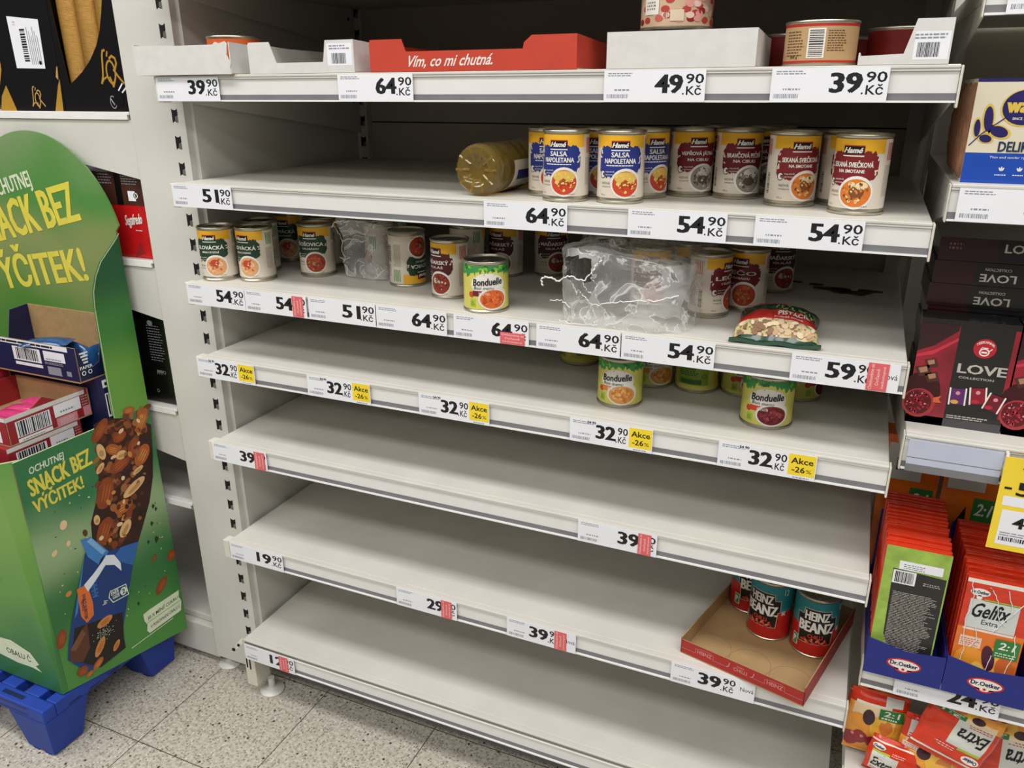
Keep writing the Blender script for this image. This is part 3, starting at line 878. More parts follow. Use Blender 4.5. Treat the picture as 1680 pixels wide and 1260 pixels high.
tray_wall(TW, TD, 0, TD, .030, 'tray_kraft', 'tray_red', None, 'back_wall')
ZT = Z6 + .0024
tin('beanz', 1.112, .151, ZT, -22, 'teal and red bean tin in the red tray, left of the front two')
tin('beanz', 1.1885, .133, ZT, 4, 'teal and red bean tin in the red tray, frontmost at the right')
tin('beanz', 1.071, .2155, ZT, 20, 'bean tin in the red tray furthest left and back, mostly hidden')

# ------------------------------------------------------------ trays and tins on the top shelf
def carton(name, label, x0, x1, y0, depth, z, h, outline=None, key='board_white', inner='board_grey', ink=None, side_h=None):
    t = thing(name, label, 'tray', (x0, y0, z))
    w_ = x1 - x0
    side_h = side_h or h
    mb = MB()
    mb.box(0, 0.0018, 0, w_, depth, .0018, inner)
    mb.build('base', t)
    mb = MB()
    pts = outline(w_, h) if outline else [(0, 0), (w_, 0), (w_, h), (0, h)]
    mb.extrude([(x, 0, q) for x, q in pts], (0, .0018, 0), key)
    if ink:
        ink(Ink(mb, front(0, 0, 0), eps=1.5e-4), w_, h)
    mb.build('front_wall', t)
    for x in (0, w_ - .0018):
        mb = MB()
        mb.extrude([(x, .0018, 0.0018), (x, depth, 0.0018), (x, depth, side_h * .85), (x, depth * .4, side_h * .88), (x, .0018, side_h)], (.0018, 0, 0), key)
        mb.build('side_wall', t)
    mb = MB(); mb.box(.0018, depth - .0018, .0018, w_ - .0018, depth, side_h * .72, key); mb.build('back_wall', t)
    return t
def torn(w_, h):
    rg = random.Random(5)
    p = [(0, 0), (w_, 0), (w_ - .002, h * .2), (w_ + .001, h * .33), (w_ - .006, h * .6), (w_ - .003, h * .95), (w_ - .008, h * 1.02), (w_ - .02, h * .96), (w_ - .028, h * 1.01), (w_ - .034, h * .93), (w_ * .45, h * .93), (w_ * .44, h * .9), (w_ * .42, h * .93), (0, h * .96)]
    return p
carton('cardboard_tray', 'white cardboard tray with a torn corner at the far left of the top shelf', -.047, .168, -.008, .26, Z1, .050, torn)
# flap bent away beside the tear
def notch(a, b, lo, right_=None):
    return lambda w_, h: [(0, 0), (w_, 0), (w_, h), (w_ * b[1], h), (w_ * b[0], h * (lo + .18)), (w_ * b[0] - .002, h * lo), (w_ * a[1], h * lo), (w_ * a[0], h), (.004, h), (0, h * .93)]
def bcode(d, w_, h):
    d.rect(w_ * .76, h * .22, w_ * .985, h * .9, 'paper'); d.k = 2
    d.lines(w_ * .78, h * .72, w_ * .97, h * .88, 'print_grey', 2, .5); d.bars(w_ * .80, h * .28, w_ * .93, h * .6, 'print_black', 20)
carton('cardboard_tray', 'white cardboard tray with low cut-out front and a barcode, left of the red tray', .201, .408, .0, .26, Z1, .048, notch((.21, .27), (.725, .745), .34), ink=bcode)
mat('board_red', '#bf3f2c', .55, var=.04, bump=.08)
mat('board_red_in', '#b7a899', .8)
def slogan(d, w_, h):
    d.text('Vím, co mi chutná.', w_ * .195, h * .10, w_ * .625, h * .50, WHITE, .015, shear=.45, rot=.6)
carton('cardboard_tray', 'red cardboard tray with white handwriting on its front, top shelf', .437, .775, .0, .26, Z1, .046, notch((.17, .19), (.765, .80), .62), 'board_red', 'board_red_in', slogan)
carton('cardboard_tray', 'plain white cardboard tray with a tin sticking out above it, top shelf', .818, 1.016, .0, .26, Z1, .046)
def lowcut(w_, h):
    return [(0, 0), (w_, 0), (w_, h), (w_ * .60, h), (w_ * .50, h * .24), (0, h * .20)]
def bcode2(d, w_, h):
    d.rect(w_ * .60, h * .10, w_ * .98, h * .72, 'paper'); d.k = 2
    d.lines(w_ * .60, h * .56, w_ * .95, h * .70, 'print_grey', 2, .5); d.bars(w_ * .64, h * .16, w_ * .88, h * .48, 'print_black', 20)
carton('cardboard_tray', 'white tray with sloping cut front and a barcode, right end of the top shelf', 1.137, 1.236, .0, .24, Z1, .050, lowcut, ink=bcode2, side_h=.014)
ZC = Z1 + .0019
tin('orange_tin', .1195, .062, ZC, 0, 'low orange tin inside the torn white tray')
tin('red_tin', .897, .062, ZC, 0, 'low tin at the bottom of the plain white tray, under the patterned one')
tin('pork', .897, .062, ZC + .0464, -14, 'low wide tin with red rim and meat picture, stacked on another in the white tray')
tin('red_tin', .962, .142, ZC, 0, 'low tin with dull lid in the plain white tray, right of the patterned one')
tin('red_tin', 1.045, .175, Z1, 0, 'dark low tin between the plain white tray and the kraft coloured tin, set back')
tin('ham', 1.088, .058, Z1, -4, 'low kraft coloured tin with red borders and a sideways barcode')
tin('red_tin', 1.1865, .128, ZC, 0, 'dark red tin inside the tray with the sloping front')
tin('red_tin', 1.108, .292, Z1, 0, 'dull red tin behind the kraft coloured tin')

# ------------------------------------------------------------ oil bottle lying on its side
mat('oil', '#e0bf62', 0.08, var=.05, trans=.85, ior=1.35, coat=.5)
mat('oil_label', '#e4dcc8', .4); mat('oil_brown', '#7a4a1c', .5); mat('cap_yellow', '#d8b43c', .4)
bx = thing('oil_bottle', 'clear bottle of golden cooking oil lying on its side, base towards the aisle', 'bottle', (.603, .026, Z2 + .0405), math.radians(-3))
ROT = Matrix.Rotation(-PI / 2, 4, 'X')
mb = MB()
prof = [(0, .007), (.012, .0055), (.020, .004), (.026, .0), (.034, .001), (.0385, .006), (.040, .014)]
z = .02
while z < .20:
    r = .040 if int(z / .012) % 2 else .0392
    prof.append((r if not (.055 < z < .135) else .0393, z)); z += .006
prof += [(.038, .205), (.032, .225), (.022, .243), (.0155, .252), (.0145, .27), (0, .27)]
mb.lathe(prof, 'oil', 40, M=ROT)
for i in range(10):
    a = 2 * PI * i / 10
    mb.tube([ROT @ Vector((.014 * math.cos(a), .014 * math.sin(a), .0045)), ROT @ Vector((.036 * math.cos(a), .036 * math.sin(a), .001))], .0022, 'oil', 6)
mb.build('bottle_body', bx)
mb = MB()
n0 = len(mb.v)
R_ = .0402
for key, a0, a1, y0, y1 in (('oil_label', -.3, 2.7, .058, .132), ('oil_brown', .9, 2.0, .062, .128), ('#26337f', .1, .5, .07, .12)):
    k = 0 if key == 'oil_label' else .0003
    mb.grid(lambda u, v: ROT @ Vector(((R_ + k) * math.cos(a0 + (a1 - a0) * u), (R_ + k) * math.sin(a0 + (a1 - a0) * u), y0 + (y1 - y0) * v)), 20, 1, key)
mb.build('paper_label', bx)
mb = MB(); mb.lathe([(0, .262), (.0165, .262), (.0165, .285), (.015, .287), (0, .287)], 'cap_yellow', 24, M=ROT); mb.build('cap', bx)

# ------------------------------------------------------------ clear plastic wrapping
def film_material():
    m = bpy.data.materials.new('clear_film'); m.use_nodes = True
    nt = m.node_tree; L = nt.links
    b = nt.nodes['Principled BSDF']
    b.inputs['Base Color'].default_value = (.86, .86, .85, 1); b.inputs['Roughness'].default_value = .22
    tr = nt.nodes.new('ShaderNodeBsdfTransparent')
    mx = nt.nodes.new('ShaderNodeMixShader')
    tc = nt.nodes.new('ShaderNodeTexCoord')
    nz = nt.nodes.new('ShaderNodeTexNoise'); nz.inputs['Scale'].default_value = 24; nz.inputs['Detail'].default_value = 3; nz.inputs['Distortion'].default_value = 1.5
    L.new(tc.outputs['Object'], nz.inputs['Vector'])
    rp = nt.nodes.new('ShaderNodeValToRGB')
    e = rp.color_ramp.elements
    e[0].position = .40; e[0].color = (.20, .20, .20, 1)
    e[1].position = .62; e[1].color = (.42, .42, .42, 1)
    x = rp.color_ramp.elements.new(.5); x.color = (.75, .75, .75, 1)
    x = rp.color_ramp.elements.new(.47); x.color = (.27, .27, .27, 1)
    x = rp.color_ramp.elements.new(.53); x.color = (.36, .36, .36, 1)
    L.new(nz.outputs['Fac'], rp.inputs[0])
    bp = nt.nodes.new('ShaderNodeBump'); bp.inputs['Strength'].default_value = .5; bp.inputs['Distance'].default_value = .006
    L.new(nz.outputs['Fac'], bp.inputs['Height']); L.new(bp.outputs[0], b.inputs['Normal'])
    L.new(mx.outputs[0], nt.nodes['Material Output'].inputs[0])
    L.new(rp.outputs[0], mx.inputs[0]); L.new(tr.outputs[0], mx.inputs[1]); L.new(b.outputs[0], mx.inputs[2])
    return m
MATS['film'] = film_material()
mat('film_crease_glare', '#e6e6e4', .25, coat=.4)  # pale creases of the plastic wraps, also the drawn glare on a sachet
def film_box(name, label, x0, y0, x1, y1, h, seed, fn=None, creases=(), hole=None):
    t = thing(name, label, 'plastic wrap', (x0, y0, Z3 + .0004))
    w_, dp = x1 - x0, y1 - y0
    mb = MB()
    rg = Vector((seed * 3.1, seed * 1.7, 0))
    def P(u, v):
        # rounded box swept around the vertical axis; v runs from the foot over the top
        a = 2 * PI * u
        c, s_ = math.cos(a), math.sin(a)
        e = .35
        q = lambda q_: math.copysign(abs(q_) ** e, q_)
        if v < .7:
            k = 1.0; z = h * v / .7
        else:
            f = (v - .7) / .3
            k = 1 - f * .999; z = h * (1 + .02 * math.sin(f * 3))
        p = Vector((w_ / 2 + w_ / 2 * q(c) * k, dp / 2 + dp / 2 * q(s_) * k, z))
        nn = noise.noise_vector(p * 38 + rg) * .006 + noise.noise_vector(p * 110 + rg) * .0022
        p += nn
        if fn:
            p = fn(p)
        p.z = max(p.z, 0)
        return p
    mb.grid(P, 72, 30, 'film')
    if hole:
        keep = [i for i, f in enumerate(mb.f) if not hole(sum((Vector(mb.v[q]) for q in f), Vector()) / 4)]
        mb.f = [mb.f[i] for i in keep]; mb.m = [mb.m[i] for i in keep]; mb.sm = [mb.sm[i] for i in keep]
    mb.build('film', t)
    cr = MB()
    r2 = random.Random(seed)
    for pts, r in creases:
        P2 = []
        for a, b in zip(pts[:-1], pts[1:]):
            for i in range(6):
                f = i / 6
                P2.append(Vector(a).lerp(Vector(b), f) + Vector((r2.uniform(-1, 1), r2.uniform(-1, 1), r2.uniform(-1, 1))) * .0016)
        P2.append(Vector(pts[-1]))
        cr.tube(P2, r, 'film_crease_glare', 5)
    if creases:
        cr.build('crease', t)
    return t
def sag(p):
    p = p.copy()
    if p.x < .075:
        p.z *= 1 + .10 * (p.x / .075)
    p.z -= .012 * max(0, (p.x - .10)) / .1
    return p
film_box('plastic_wrap', 'large torn clear plastic wrap, empty at its left end, two tins in its right end', .742, .010, .952, .285, .112, 3, sag,
         creases=[([(-.016, -.004, .058), (-.019, -.005, .066), (-.012, -.006, .073), (.0, -.006, .070), (.012, -.005, .068)], .0014),
                  ([(.012, -.004, .068), (.022, -.006, .076), (.036, -.007, .076), (.052, -.008, .072), (.060, -.009, .080), (.070, -.009, .096), (.080, -.009, .106)], .0011),
                  ([(-.004, -.003, .034), (.01, -.004, .038), (.022, -.006, .034), (.036, -.008, .022), (.046, -.009, .012)], .0009),
                  ([(.044, -.008, .058), (.056, -.009, .046), (.066, -.009, .036), (.082, -.008, .038), (.105, -.006, .044), (.135, -.004, .048), (.16, -.003, .050), (.195, .004, .060)], .0008),
                  ([(.066, -.009, .036), (.060, -.009, .022), (.052, -.009, .010)], .0009), ([(.066, -.009, .034), (.072, -.008, .02), (.070, -.007, .008)], .0007),
                  ([(.030, -.007, .070), (.038, -.008, .058), (.044, -.009, .048)], .0006), ([(.05, -.008, .070), (.056, -.009, .060), (.066, -.009, .052)], .0007), ([(.062, -.009, .078), (.072, -.009, .070), (.070, -.009, .058)], .0006),
                  ([(.01, -.004, .004), (.04, -.006, .003), (.075, -.005, .005)], .0006), ([(.088, -.005, .006), (.10, -.004, .010), (.112, -.002, .013)], .0007)],
         hole=lambda c: c.y < .02 and .012 < c.x < .068 and .070 < c.z < .105)
def knot(p):
    p = p.copy()
    f = max(0, (p.z - .07) / .04)
    p.x += -.012 * f
    return p
film_box('plastic_wrap', 'crumpled clear plastic bag around a green label tin, left of the upside-down tin', .243, .150, .348, .262, .112, 9, knot,
         creases=[([(-.012, .0, .098), (-.006, -.002, .106), (.006, -.003, .110), (.03, -.003, .112)], .0013), ([(-.006, -.002, .100), (.006, -.003, .082), (.012, -.004, .072), (.028, -.004, .078), (.06, -.004, .074)], .0008),
                  ([(.012, -.004, .072), (.008, -.004, .056), (.016, -.004, .042), (.008, -.003, .03)], .0008), ([(.002, -.003, .04), (.012, -.004, .037), (.026, -.004, .04)], .0009), ([(.014, -.004, .028), (.02, -.004, .014)], .0007)])
# ------------------------------------------------------------ pistachio bag
mat('bag_green', '#123a26', .3, var=.1, coat=.4); mat('bag_red', '#b52a26', .35, coat=.3)
mat('#c9b08e', rough=.4); mat('#8a6a52', rough=.4); mat('#a8b06a', rough=.4)
t = thing('pistachio_bag', 'dark green and red bag of pistachio nuts lying at the shelf edge', 'bag of nuts', (1.018, .012, Z3 + .0006), math.radians(3))
BW, BD = .118, .165
def pil(u, v):
    x = u * BW + .004 * math.sin(v * 9) * (u - .5)
    y = v * BD
    pr_ = (math.sin(PI * min(max((v - .04) / .92, 0), 1)) ** .6) * (math.sin(PI * u) ** .28)
    z = .036 * pr_ + .003 * noise.noise(Vector((u * 9, v * 9, 2)))
    x = BW / 2 + (x - BW / 2) * (1 - .05 * math.sin(PI * v))
    return Vector((x, y, .001 + max(0, z)))
def bag_top(u, v, l):
    p = pil(u, v); e = .01
    n = (pil(min(u + e, 1), v) - pil(max(u - e, 0), v)).cross(pil(u, min(v + e, 1)) - pil(u, max(v - e, 0))).normalized()
    return p + n * l
mb = MB()
rg = random.Random(4)
def bagcol(u, v):
    if v < .07 or v > .93:
        return 'bag_green'
    if v < .24:
        return rg.choice(('#c9b08e', '#8a6a52', '#c9b08e', '#a8b06a'))
    if v < .40:
        return 'bag_red'
    if v < .56 and u > .45:
        return rg.choice(('bag_green', '#a8b06a', 'bag_green'))
    return 'bag_green'
mb.grid(pil, 44, 44, None, keyfn=bagcol)
mb.grid(lambda u, v: Vector((pil(u, v).x, pil(u, v).y, .0005)), 4, 4, 'bag_green')
d = Ink(mb, bag_top, du=.04, eps=4e-4)
d.text('PISTÁCIE', .50, .315, .88, .385, WHITE, .03); d.text('pražené solené', .46, .26, .80, .295, WHITE, .0)
d.rect(.16, .60, .52, .84, 'bag_red') if False else None
d.text('Dr. ENSA', .14, .56, .60, .72, 'bag_red', .04)
for i in range(46):
    d.k = 2 + i % 4
    d.ell(rg.uniform(.08, .92), rg.uniform(.09, .23), rg.uniform(.03, .05), rg.uniform(.02, .03), rg.choice(('#c9b08e', '#d8c5a4', '#8a6a52', '#b79672')), rg.uniform(0, 3), 9)
mb.build('bag_body', t)
mb = MB()
mb.grid(lambda u, v: Vector((-.004 + u * (BW + .008), -.004 + v * .014, .0006 + .0085 * (1 - v) * 0 + .006 + .0015 * math.sin(u * 14) - .0062 * abs(v - .5) * 2)), 30, 3, 'bag_green')
mb.build('seal', t)

# dried residue on the deck behind
mat('residue', '#4a4036', .6, var=.3)
mb = MB()
rg = random.Random(12)
for (cx, cy, rx, ry) in ((1.135, .415, .030, .012), (1.175, .395, .026, .014), (1.105, .44, .012, .006), (1.20, .42, .020, .007), (1.15, .405, .02, .02), (1.07, .45, .010, .004)):
    pts = []
    for i in range(14):
        a = 2 * PI * i / 14; k = rg.uniform(.75, 1.2)
        pts.append(Vector((cx + rx * k * math.cos(a), cy + ry * k * math.sin(a), 0)))
    mb.extrude([(p.x, p.y, Z3) for p in pts], (0, 0, .002), 'residue')
tag(mb.build('dried_spill'), 'dark dried spill on the back of the shelf behind the pistachio bag', 'spill')

# ------------------------------------------------------------ unit to the left, seen from its side
def left_shelf(z, label, bracket=True):
    t = thing('metal_shelf', label, 'shelf', (0, 0, 0))
    mb = MB(); mb.box(-.75, .078, z - .026, -.160, .62, z, 'shelf_white'); mb.build('deck', t, .001)
    mb = MB()
    mb.box(-.75, .062, z - .014, -.166, .077, z + .001, 'rail_clear')
    mb.box(-.1662, .062, z - .005, -.1605, .077, z + .001, 'rail_clear'); mb.box(-.1632, .062, z - .009, -.1605, .066, z - .004, 'rail_grey')
    mb.build('flange', t, .001)
    if bracket:
        mb = MB()
        mb.extrude([(-.1595, .066, z - .0145), (-.1595, .066, z - .127), (-.75, .066, z - .028), (-.75, .066, z - .0145)], (0, .003, 0), 'panel_white')
        mb.build('bracket', t)
        mb = MB()
        mb.extrude([(-.1595, .612, z - .0275), (-.1595, .612, z - .127), (-.75, .612, z - .032), (-.75, .612, z - .0275)], (0, .003, 0), 'panel_white')
        mb.build('bracket', t)
    return t
LZ = [1.315, 1.024, .694, .459]
left_shelf(LZ[0], 'white end shelf under the black and gold coffee boxes, upper left')
left_shelf(LZ[1], 'white end shelf under the red coffee bag, behind the green display')
left_shelf(LZ[2], 'white end shelf under the black package, behind the green display')
left_shelf(LZ[3], 'lowest white end shelf at the left, empty', False)
t = thing('shelf_base', 'white base of the end shelves at the floor, right of the blue pallet', 'shelf base', (0, 0, 0))
mb = MB(); mb.box(-.75, .07, .02, -.158, .62, .108, 'panel_white'); mb.build('plinth', t, .003)
mb = MB(); mb.box(-.75, .085, .109, -.158, .62, .128, 'shelf_white'); mb.build('deck', t, .003)
mb = MB(); mb.box(-.75, .635, .02, -.158, .65, 2.0, 'back_white'); mb.build('rear_panel', t)

def box_thing(name, label, cat, x0, y0, z0, x1, y1, z1, key, draws=(), group=None, part='carton', bevel=.0008):
    t = thing(name, label, cat, ((x0 + x1) / 2, (y0 + y1) / 2, z0), 0, group)
    mb = MB()
    cx, cy = (x0 + x1) / 2, (y0 + y1) / 2
    mb.box(x0 - cx, y0 - cy, 0, x1 - cx, y1 - cy, z1 - z0, key)
    for fn in draws:
        fn(mb, x0 - cx, y0 - cy, x1 - cx, y1 - cy, z1 - z0)
    mb.build(part, t, bevel)
    return t
mat('box_black', '#0e0c0c', .3, var=.15, coat=.3); mat('gold_print', '#c99a3c', .3, .3); mat('gold_foil', '#b08540', .33, .45, var=.2, scale=60, bump=.3, bscale=180, stretch=(1, 1, 14))
mat('gold_dark', '#6a4a20', .4, .3); mat('logo_gold', '#c9a060', .35, .2); mat('box_maroon', '#4a2118', .4)
def lor_logo(d, u, v, s_, key):
    """slim calligraphic L'OR monogram"""
    q = lambda *p: [(u + a * s_, v + b * s_) for a, b in p]
    d.line(q((.34, 1.0), (.25, .98), (.20, .85), (.15, .5), (.10, .22), (0, .0)), 0.072 * s_, key)
    d.line(q((0, 0), (.12, .13), (.28, .20)), 0.058 * s_, key)
    d.line(q((.45, .95), (.40, .82)), 0.058 * s_, key)
    for i in range(20):
        a, b = 2 * PI * i / 20, 2 * PI * (i + 1) / 20
        d.line(q((.48 + .19 * math.cos(a), .34 + .34 * math.sin(a)), (.48 + .19 * math.cos(b), .34 + .34 * math.sin(b))), 0.065 * s_, key)
    d.line(q((.40, .18), (.50, -.10), (.62, .12)), 0.072 * s_, key)
    d.line(q((.50, .75), (.62, .82), (.75, .75), (.78, .6), (.68, .42), (.62, .40), (.78, .2), (.98, .0)), 0.072 * s_, key)
def lor_front(pm, x0, y0, x1, y1, h):
    d = Ink(pm, front(x0, y0, 0), eps=2e-4); w_ = x1 - x0
    for a, b, c in ((.02, .12, .115), (.86, .96, .1)):
        pass
    G = 'gold_print'
    d.poly([(.0, .0), (.051, .0), (.032, .051), (.012, .030)], G); d.poly([(.0, .045), (.0, .025), (.028, .082), (.029, .098)], G)
    d.poly([(.166, .0), (.190, .0), (.196, .062), (.188, .050)], G); d.poly([(.186, .066), (.192, .060), (.196, .086), (.193, .085)], 'logo_gold')
    d.k = 2
    d.poly([(.077, .084), (.161, .082), (.166, .173), (.076, .182)], 'paper'); d.k = 3
    d.bars(.106, .096, .121, .158, 'print_black', 16, across=True)
    for i in range(6):
        d.rect(.126 + i * .0055, .090, .1278 + i * .0055, .09 + .07 - (i % 3) * .008, 'print_grey')
    d.ell(.150, .093, .004, .004, 'print_black'); d.lines(.090, .164, .098, .174, '#b92d22', 2)
    lor_logo(d, .103, .010, .038, 'logo_gold')
box_thing('coffee_box', 'black coffee box with a white barcode sticker and small gold monogram, upper left', 'coffee box', -.553, .082, LZ[0] + .0002, -.3555, .30, LZ[0] + .26, 'box_black', [lor_front])
t = thing('coffee_box', 'black coffee box whose round cut-out shows gold foil tubes, upper left', 'coffee box', (-.336, .082, LZ[0] + .0002))
w_ = .171; H_ = .26
mb = MB()
out = [(-.018, 0), (w_, 0), (w_, H_), (.138, H_), (.132, .200), (.125, .179), (.113, .148), (.097, .121), (.074, .096), (.047, .075), (.020, .059), (.003, .050), (-.004, .129), (-.010, .206), (-.012, H_), (-.018, H_)]
mb.extrude([(a, 0, b) for a, b in out], (0, .002, 0), 'box_black')
d = Ink(mb, front(0, 0, 0), eps=2e-4)
lor_logo(d, .096, .053, .060, 'gold_print')
d.ell(.118, .018, .0085, .0125, 'print_grey', .2, 16); d.k = 2; d.ell(.118, .018, .0068, .0105, 'box_black', .2, 16); d.k = 3
d.line([(.113, .024), (.121, .014)], .003, 'print_grey')
d.ell(.134, .022, .014, .012, 'leather_black'); d.line([(.138, .040), (.150, .052)], .003, 'paper'); d.line([(.147, .036), (.160, .046)], .003, 'paper')
mb.build('front_panel', t)
mb = MB(); mb.box(-.018, .002, 0, -.016, .2, H_, 'box_black'); mb.box(w_ - .002, .002, 0, w_, .2, H_, 'box_black'); mb.box(-.016, .198, 0, w_ - .002, .2, H_, 'box_maroon'); mb.box(-.016, .002, 0, w_ - .002, .198, .002, 'box_black'); mb.build('carton', t)
for i in range(3):
    mb = MB(); mb.lathe([(0, .003), (.018, .003), (.0245, .008), (.0252, .02), (.0252, .252), (0, .252)], 'gold_foil', 26, (.0105 + i * .0525, .030, 0)); mb.build('foil_tube', t)
# red coffee bag
mat('bag_brown', '#4a2a22', .3, coat=.4); mat('bag_red_bright', '#c4161c', .32, var=.12, coat=.5, bump=.3, bscale=25)
def seg_front(pm, x0, y0, x1, y1, h):
    d = Ink(pm, front(x0, y0, 0), eps=4e-4); w_ = x1 - x0
    d.rect(0, .108, w_, h, 'bag_brown'); d.k = 2
    d.rect(w_ - .075, .108, w_ - .058, h, 'box_black')
    d.lines(w_ - .055, .150, w_ - .006, .185, 'print_grey', 7, .4); d.lines(w_ - .12, .150, w_ - .078, .19, 'print_grey', 7, .4)
    d.rect(w_ - .042, .117, w_ - .022, .137, 'paper'); d.ring(w_ - .021, .128, .006, .006, .002, 'paper', 12)
    d.text('Segafredo', w_ - .062, .062, w_ - .014, .090, WHITE, .03, shear=.2, rot=7)
    d.lines(w_ - .036, .056, w_ - .016, .060, WHITE, 1)
    d.k = 1
    d.poly([(w_ - .05, .0), (w_ - .02, .01), (w_ - .03, .035)], '#8f1d1c')
box_thing('coffee_bag', 'red and brown coffee bag peeking out right of the green display', 'coffee bag', -.36, .080, LZ[1] + .0012, -.176, .20, LZ[1] + .175, 'bag_red_bright', [seg_front], part='bag', bevel=.004)
def blk_front(pm, x0, y0, x1, y1, h):
    d = Ink(pm, front(x0, y0, 0), eps=4e-4); w_ = x1 - x0
    d.lines(w_ - .055, .10, w_ - .010, .185, 'print_grey', 14, .25); d.text('PPP', w_ - .044, .068, w_ - .026, .078, 'print_grey', .01); d.ring(w_ - .022, .074, .004, .004, .001, 'print_grey', 12)
    d.ring(w_ - .050, .028, .004, .004, .001, 'print_grey', 12); d.ell(w_ - .043, .186, .008, .006, 'print_grey')
box_thing('black_package', 'black package with small white print between the green display and the shelf', 'package', -.36, .082, LZ[2] + .0012, -.178, .22, LZ[2] + .21, 'box_black', [blk_front], part='bag', bevel=.003)

# ------------------------------------------------------------ green cardboard display on a blue pallet
def green_material(name, stops, axis, lo, hi, wob=.35):
    m = bpy.data.materials.new(name); m.use_nodes = True
    nt = m.node_tree; L = nt.links
    b = nt.nodes['Principled BSDF']; b.inputs['Roughness'].default_value = .38
    tc = nt.nodes.new('ShaderNodeTexCoord'); sx = nt.nodes.new('ShaderNodeSeparateXYZ')
    L.new(tc.outputs['Object'], sx.inputs[0])
    mr = nt.nodes.new('ShaderNodeMapRange'); mr.inputs[1].default_value = lo; mr.inputs[2].default_value = hi
    L.new(sx.outputs[axis], mr.inputs[0])
    nz = nt.nodes.new('ShaderNodeTexNoise'); nz.inputs['Scale'].default_value = 5.5; nz.inputs['Detail'].default_value = 1
    L.new(tc.outputs['Object'], nz.inputs['Vector'])
    ad = nt.nodes.new('ShaderNodeMath'); ad.operation = 'MULTIPLY_ADD'; ad.inputs[1].default_value = wob; 
    L.new(nz.outputs['Fac'], ad.inputs[0]); L.new(mr.outputs[0], ad.inputs[2])
    sb = nt.nodes.new('ShaderNodeMath'); sb.operation = 'SUBTRACT'; sb.inputs[1].default_value = wob / 2
    L.new(ad.outputs[0], sb.inputs[0])
    rp = nt.nodes.new('ShaderNodeValToRGB'); rp.color_ramp.interpolation = 'EASE'
    el = rp.color_ramp.elements
    el[0].position, el[0].color = stops[0][0], lin(stops[0][1]) + [1]
    el[1].position, el[1].color = stops[-1][0], lin(stops[-1][1]) + [1]
    for p, h in stops[1:-1]:
        e = el.new(p); e.color = lin(h) + [1]
    L.new(sb.outputs[0], rp.inputs[0]); L.new(rp.outputs[0], b.inputs['Base Color'])
    return m
MATS['green_side'] = green_material('printed_leaf_green', [(0, '#4a8a3c'), (.16, '#2b6e38'), (.40, '#93ae80'), (.60, '#2f7546'), (.86, '#337344'), (1, '#6a9448')], 2, .08, .70, .25)
MATS['green_front'] = green_material('printed_fresh_green', [(0, '#37763a'), (.25, '#5f9442'), (.6, '#77a24e'), (.85, '#5d9748'), (1, '#3d8040')], 2, .10, .68)
MATS['green_head'] = green_material('printed_soft_green', [(0, '#4c8230'), (.3, '#859258'), (.55, '#528a42'), (.8, '#80996a'), (1, '#4d9442')], 2, .72, 1.28)
MATS['green_wing'] = green_material('printed_deep_green', [(0, '#679a3c'), (.25, '#3a7a34'), (.55, '#14512a'), (1, '#1f6640')], 2, .66, 1.05, .15)
mat('card_edge', '#b6c79a', .7)
LIME, PALE = '#dccf4e', '#d8e2c4'
mat(LIME, rough=.45); mat(PALE, rough=.45)
ALM, ALM2, CHOC, NUT, BLUE = '#a85a24', '#8a3f1a', '#33170e', '#e0c296', '#1c3a78'
for hx in (ALM, ALM2, CHOC, NUT, BLUE, '#c98545', '#3f7fc0', '#dfe6ee', '#d9702f', '#15204a', '#1b1514', '#5a3420'):
    mat(hx, rough=.4)
disp = thing('display_stand', 'green cardboard snack display bin with a rounded header and nut bar artwork', 'display stand', (-.27, -.09, .13))
def W2(x, y, z):
    return (x + .27, y + .09, z - .13)
mb = MB()
T_ = .004
A2, A1 = (-.27, -.236), (-.296, -.272)
# side panel (bulging slightly over the pallet at its far lower corner)
def sidefn(u, v, l):
    # u = place along the panel, v = height; the panel swings out a little over the pallet at its far end
    f = (u + .25) / .34
    return Vector(W2(-.270 + .042 * f + l * .99, -.25 + .300 * f - l * .12, v + (1.351 - v) * .026 * f))
def bottom(u):
    f = (u + .246) / .3345
    return .133 - .062 * f
mb.grid(lambda a, b: sidefn(-.246 + .3345 * a, bottom(-.246 + .3345 * a) * (1 - b) + .680 * b, 0), 12, 16, 'green_side', False)
mb.grid(lambda a, b: sidefn(-.246 + .3345 * (1 - a), bottom(-.246 + .3345 * (1 - a)) * (1 - b) + .680 * b, -.004), 12, 16, 'board_kraft', False)
mb.grid(lambda a, b: sidefn(-.246 + .3345 * a, .680, -.004 * b), 12, 1, 'card_edge', False)
mb.grid(lambda a, b: sidefn(.0885, bottom(.0885) + (.680 - bottom(.0885)) * a, -.004 * b), 1, 1, 'card_edge', False)
d = Ink(mb, sidefn, eps=1.6e-4)
def grp(k):
    d.k = k
d.text('OCHUTNEJ', -.218, .640, -.138, .660, PALE, .02, shear=.1, rot=2)
d.text('SNACK BEZ', -.226, .602, -.078, .640, LIME, .03, rot=4.5)
d.text('VÝČITEK!', -.226, .562, -.108, .601, LIME, .03, rot=3)
rg = random.Random(21)
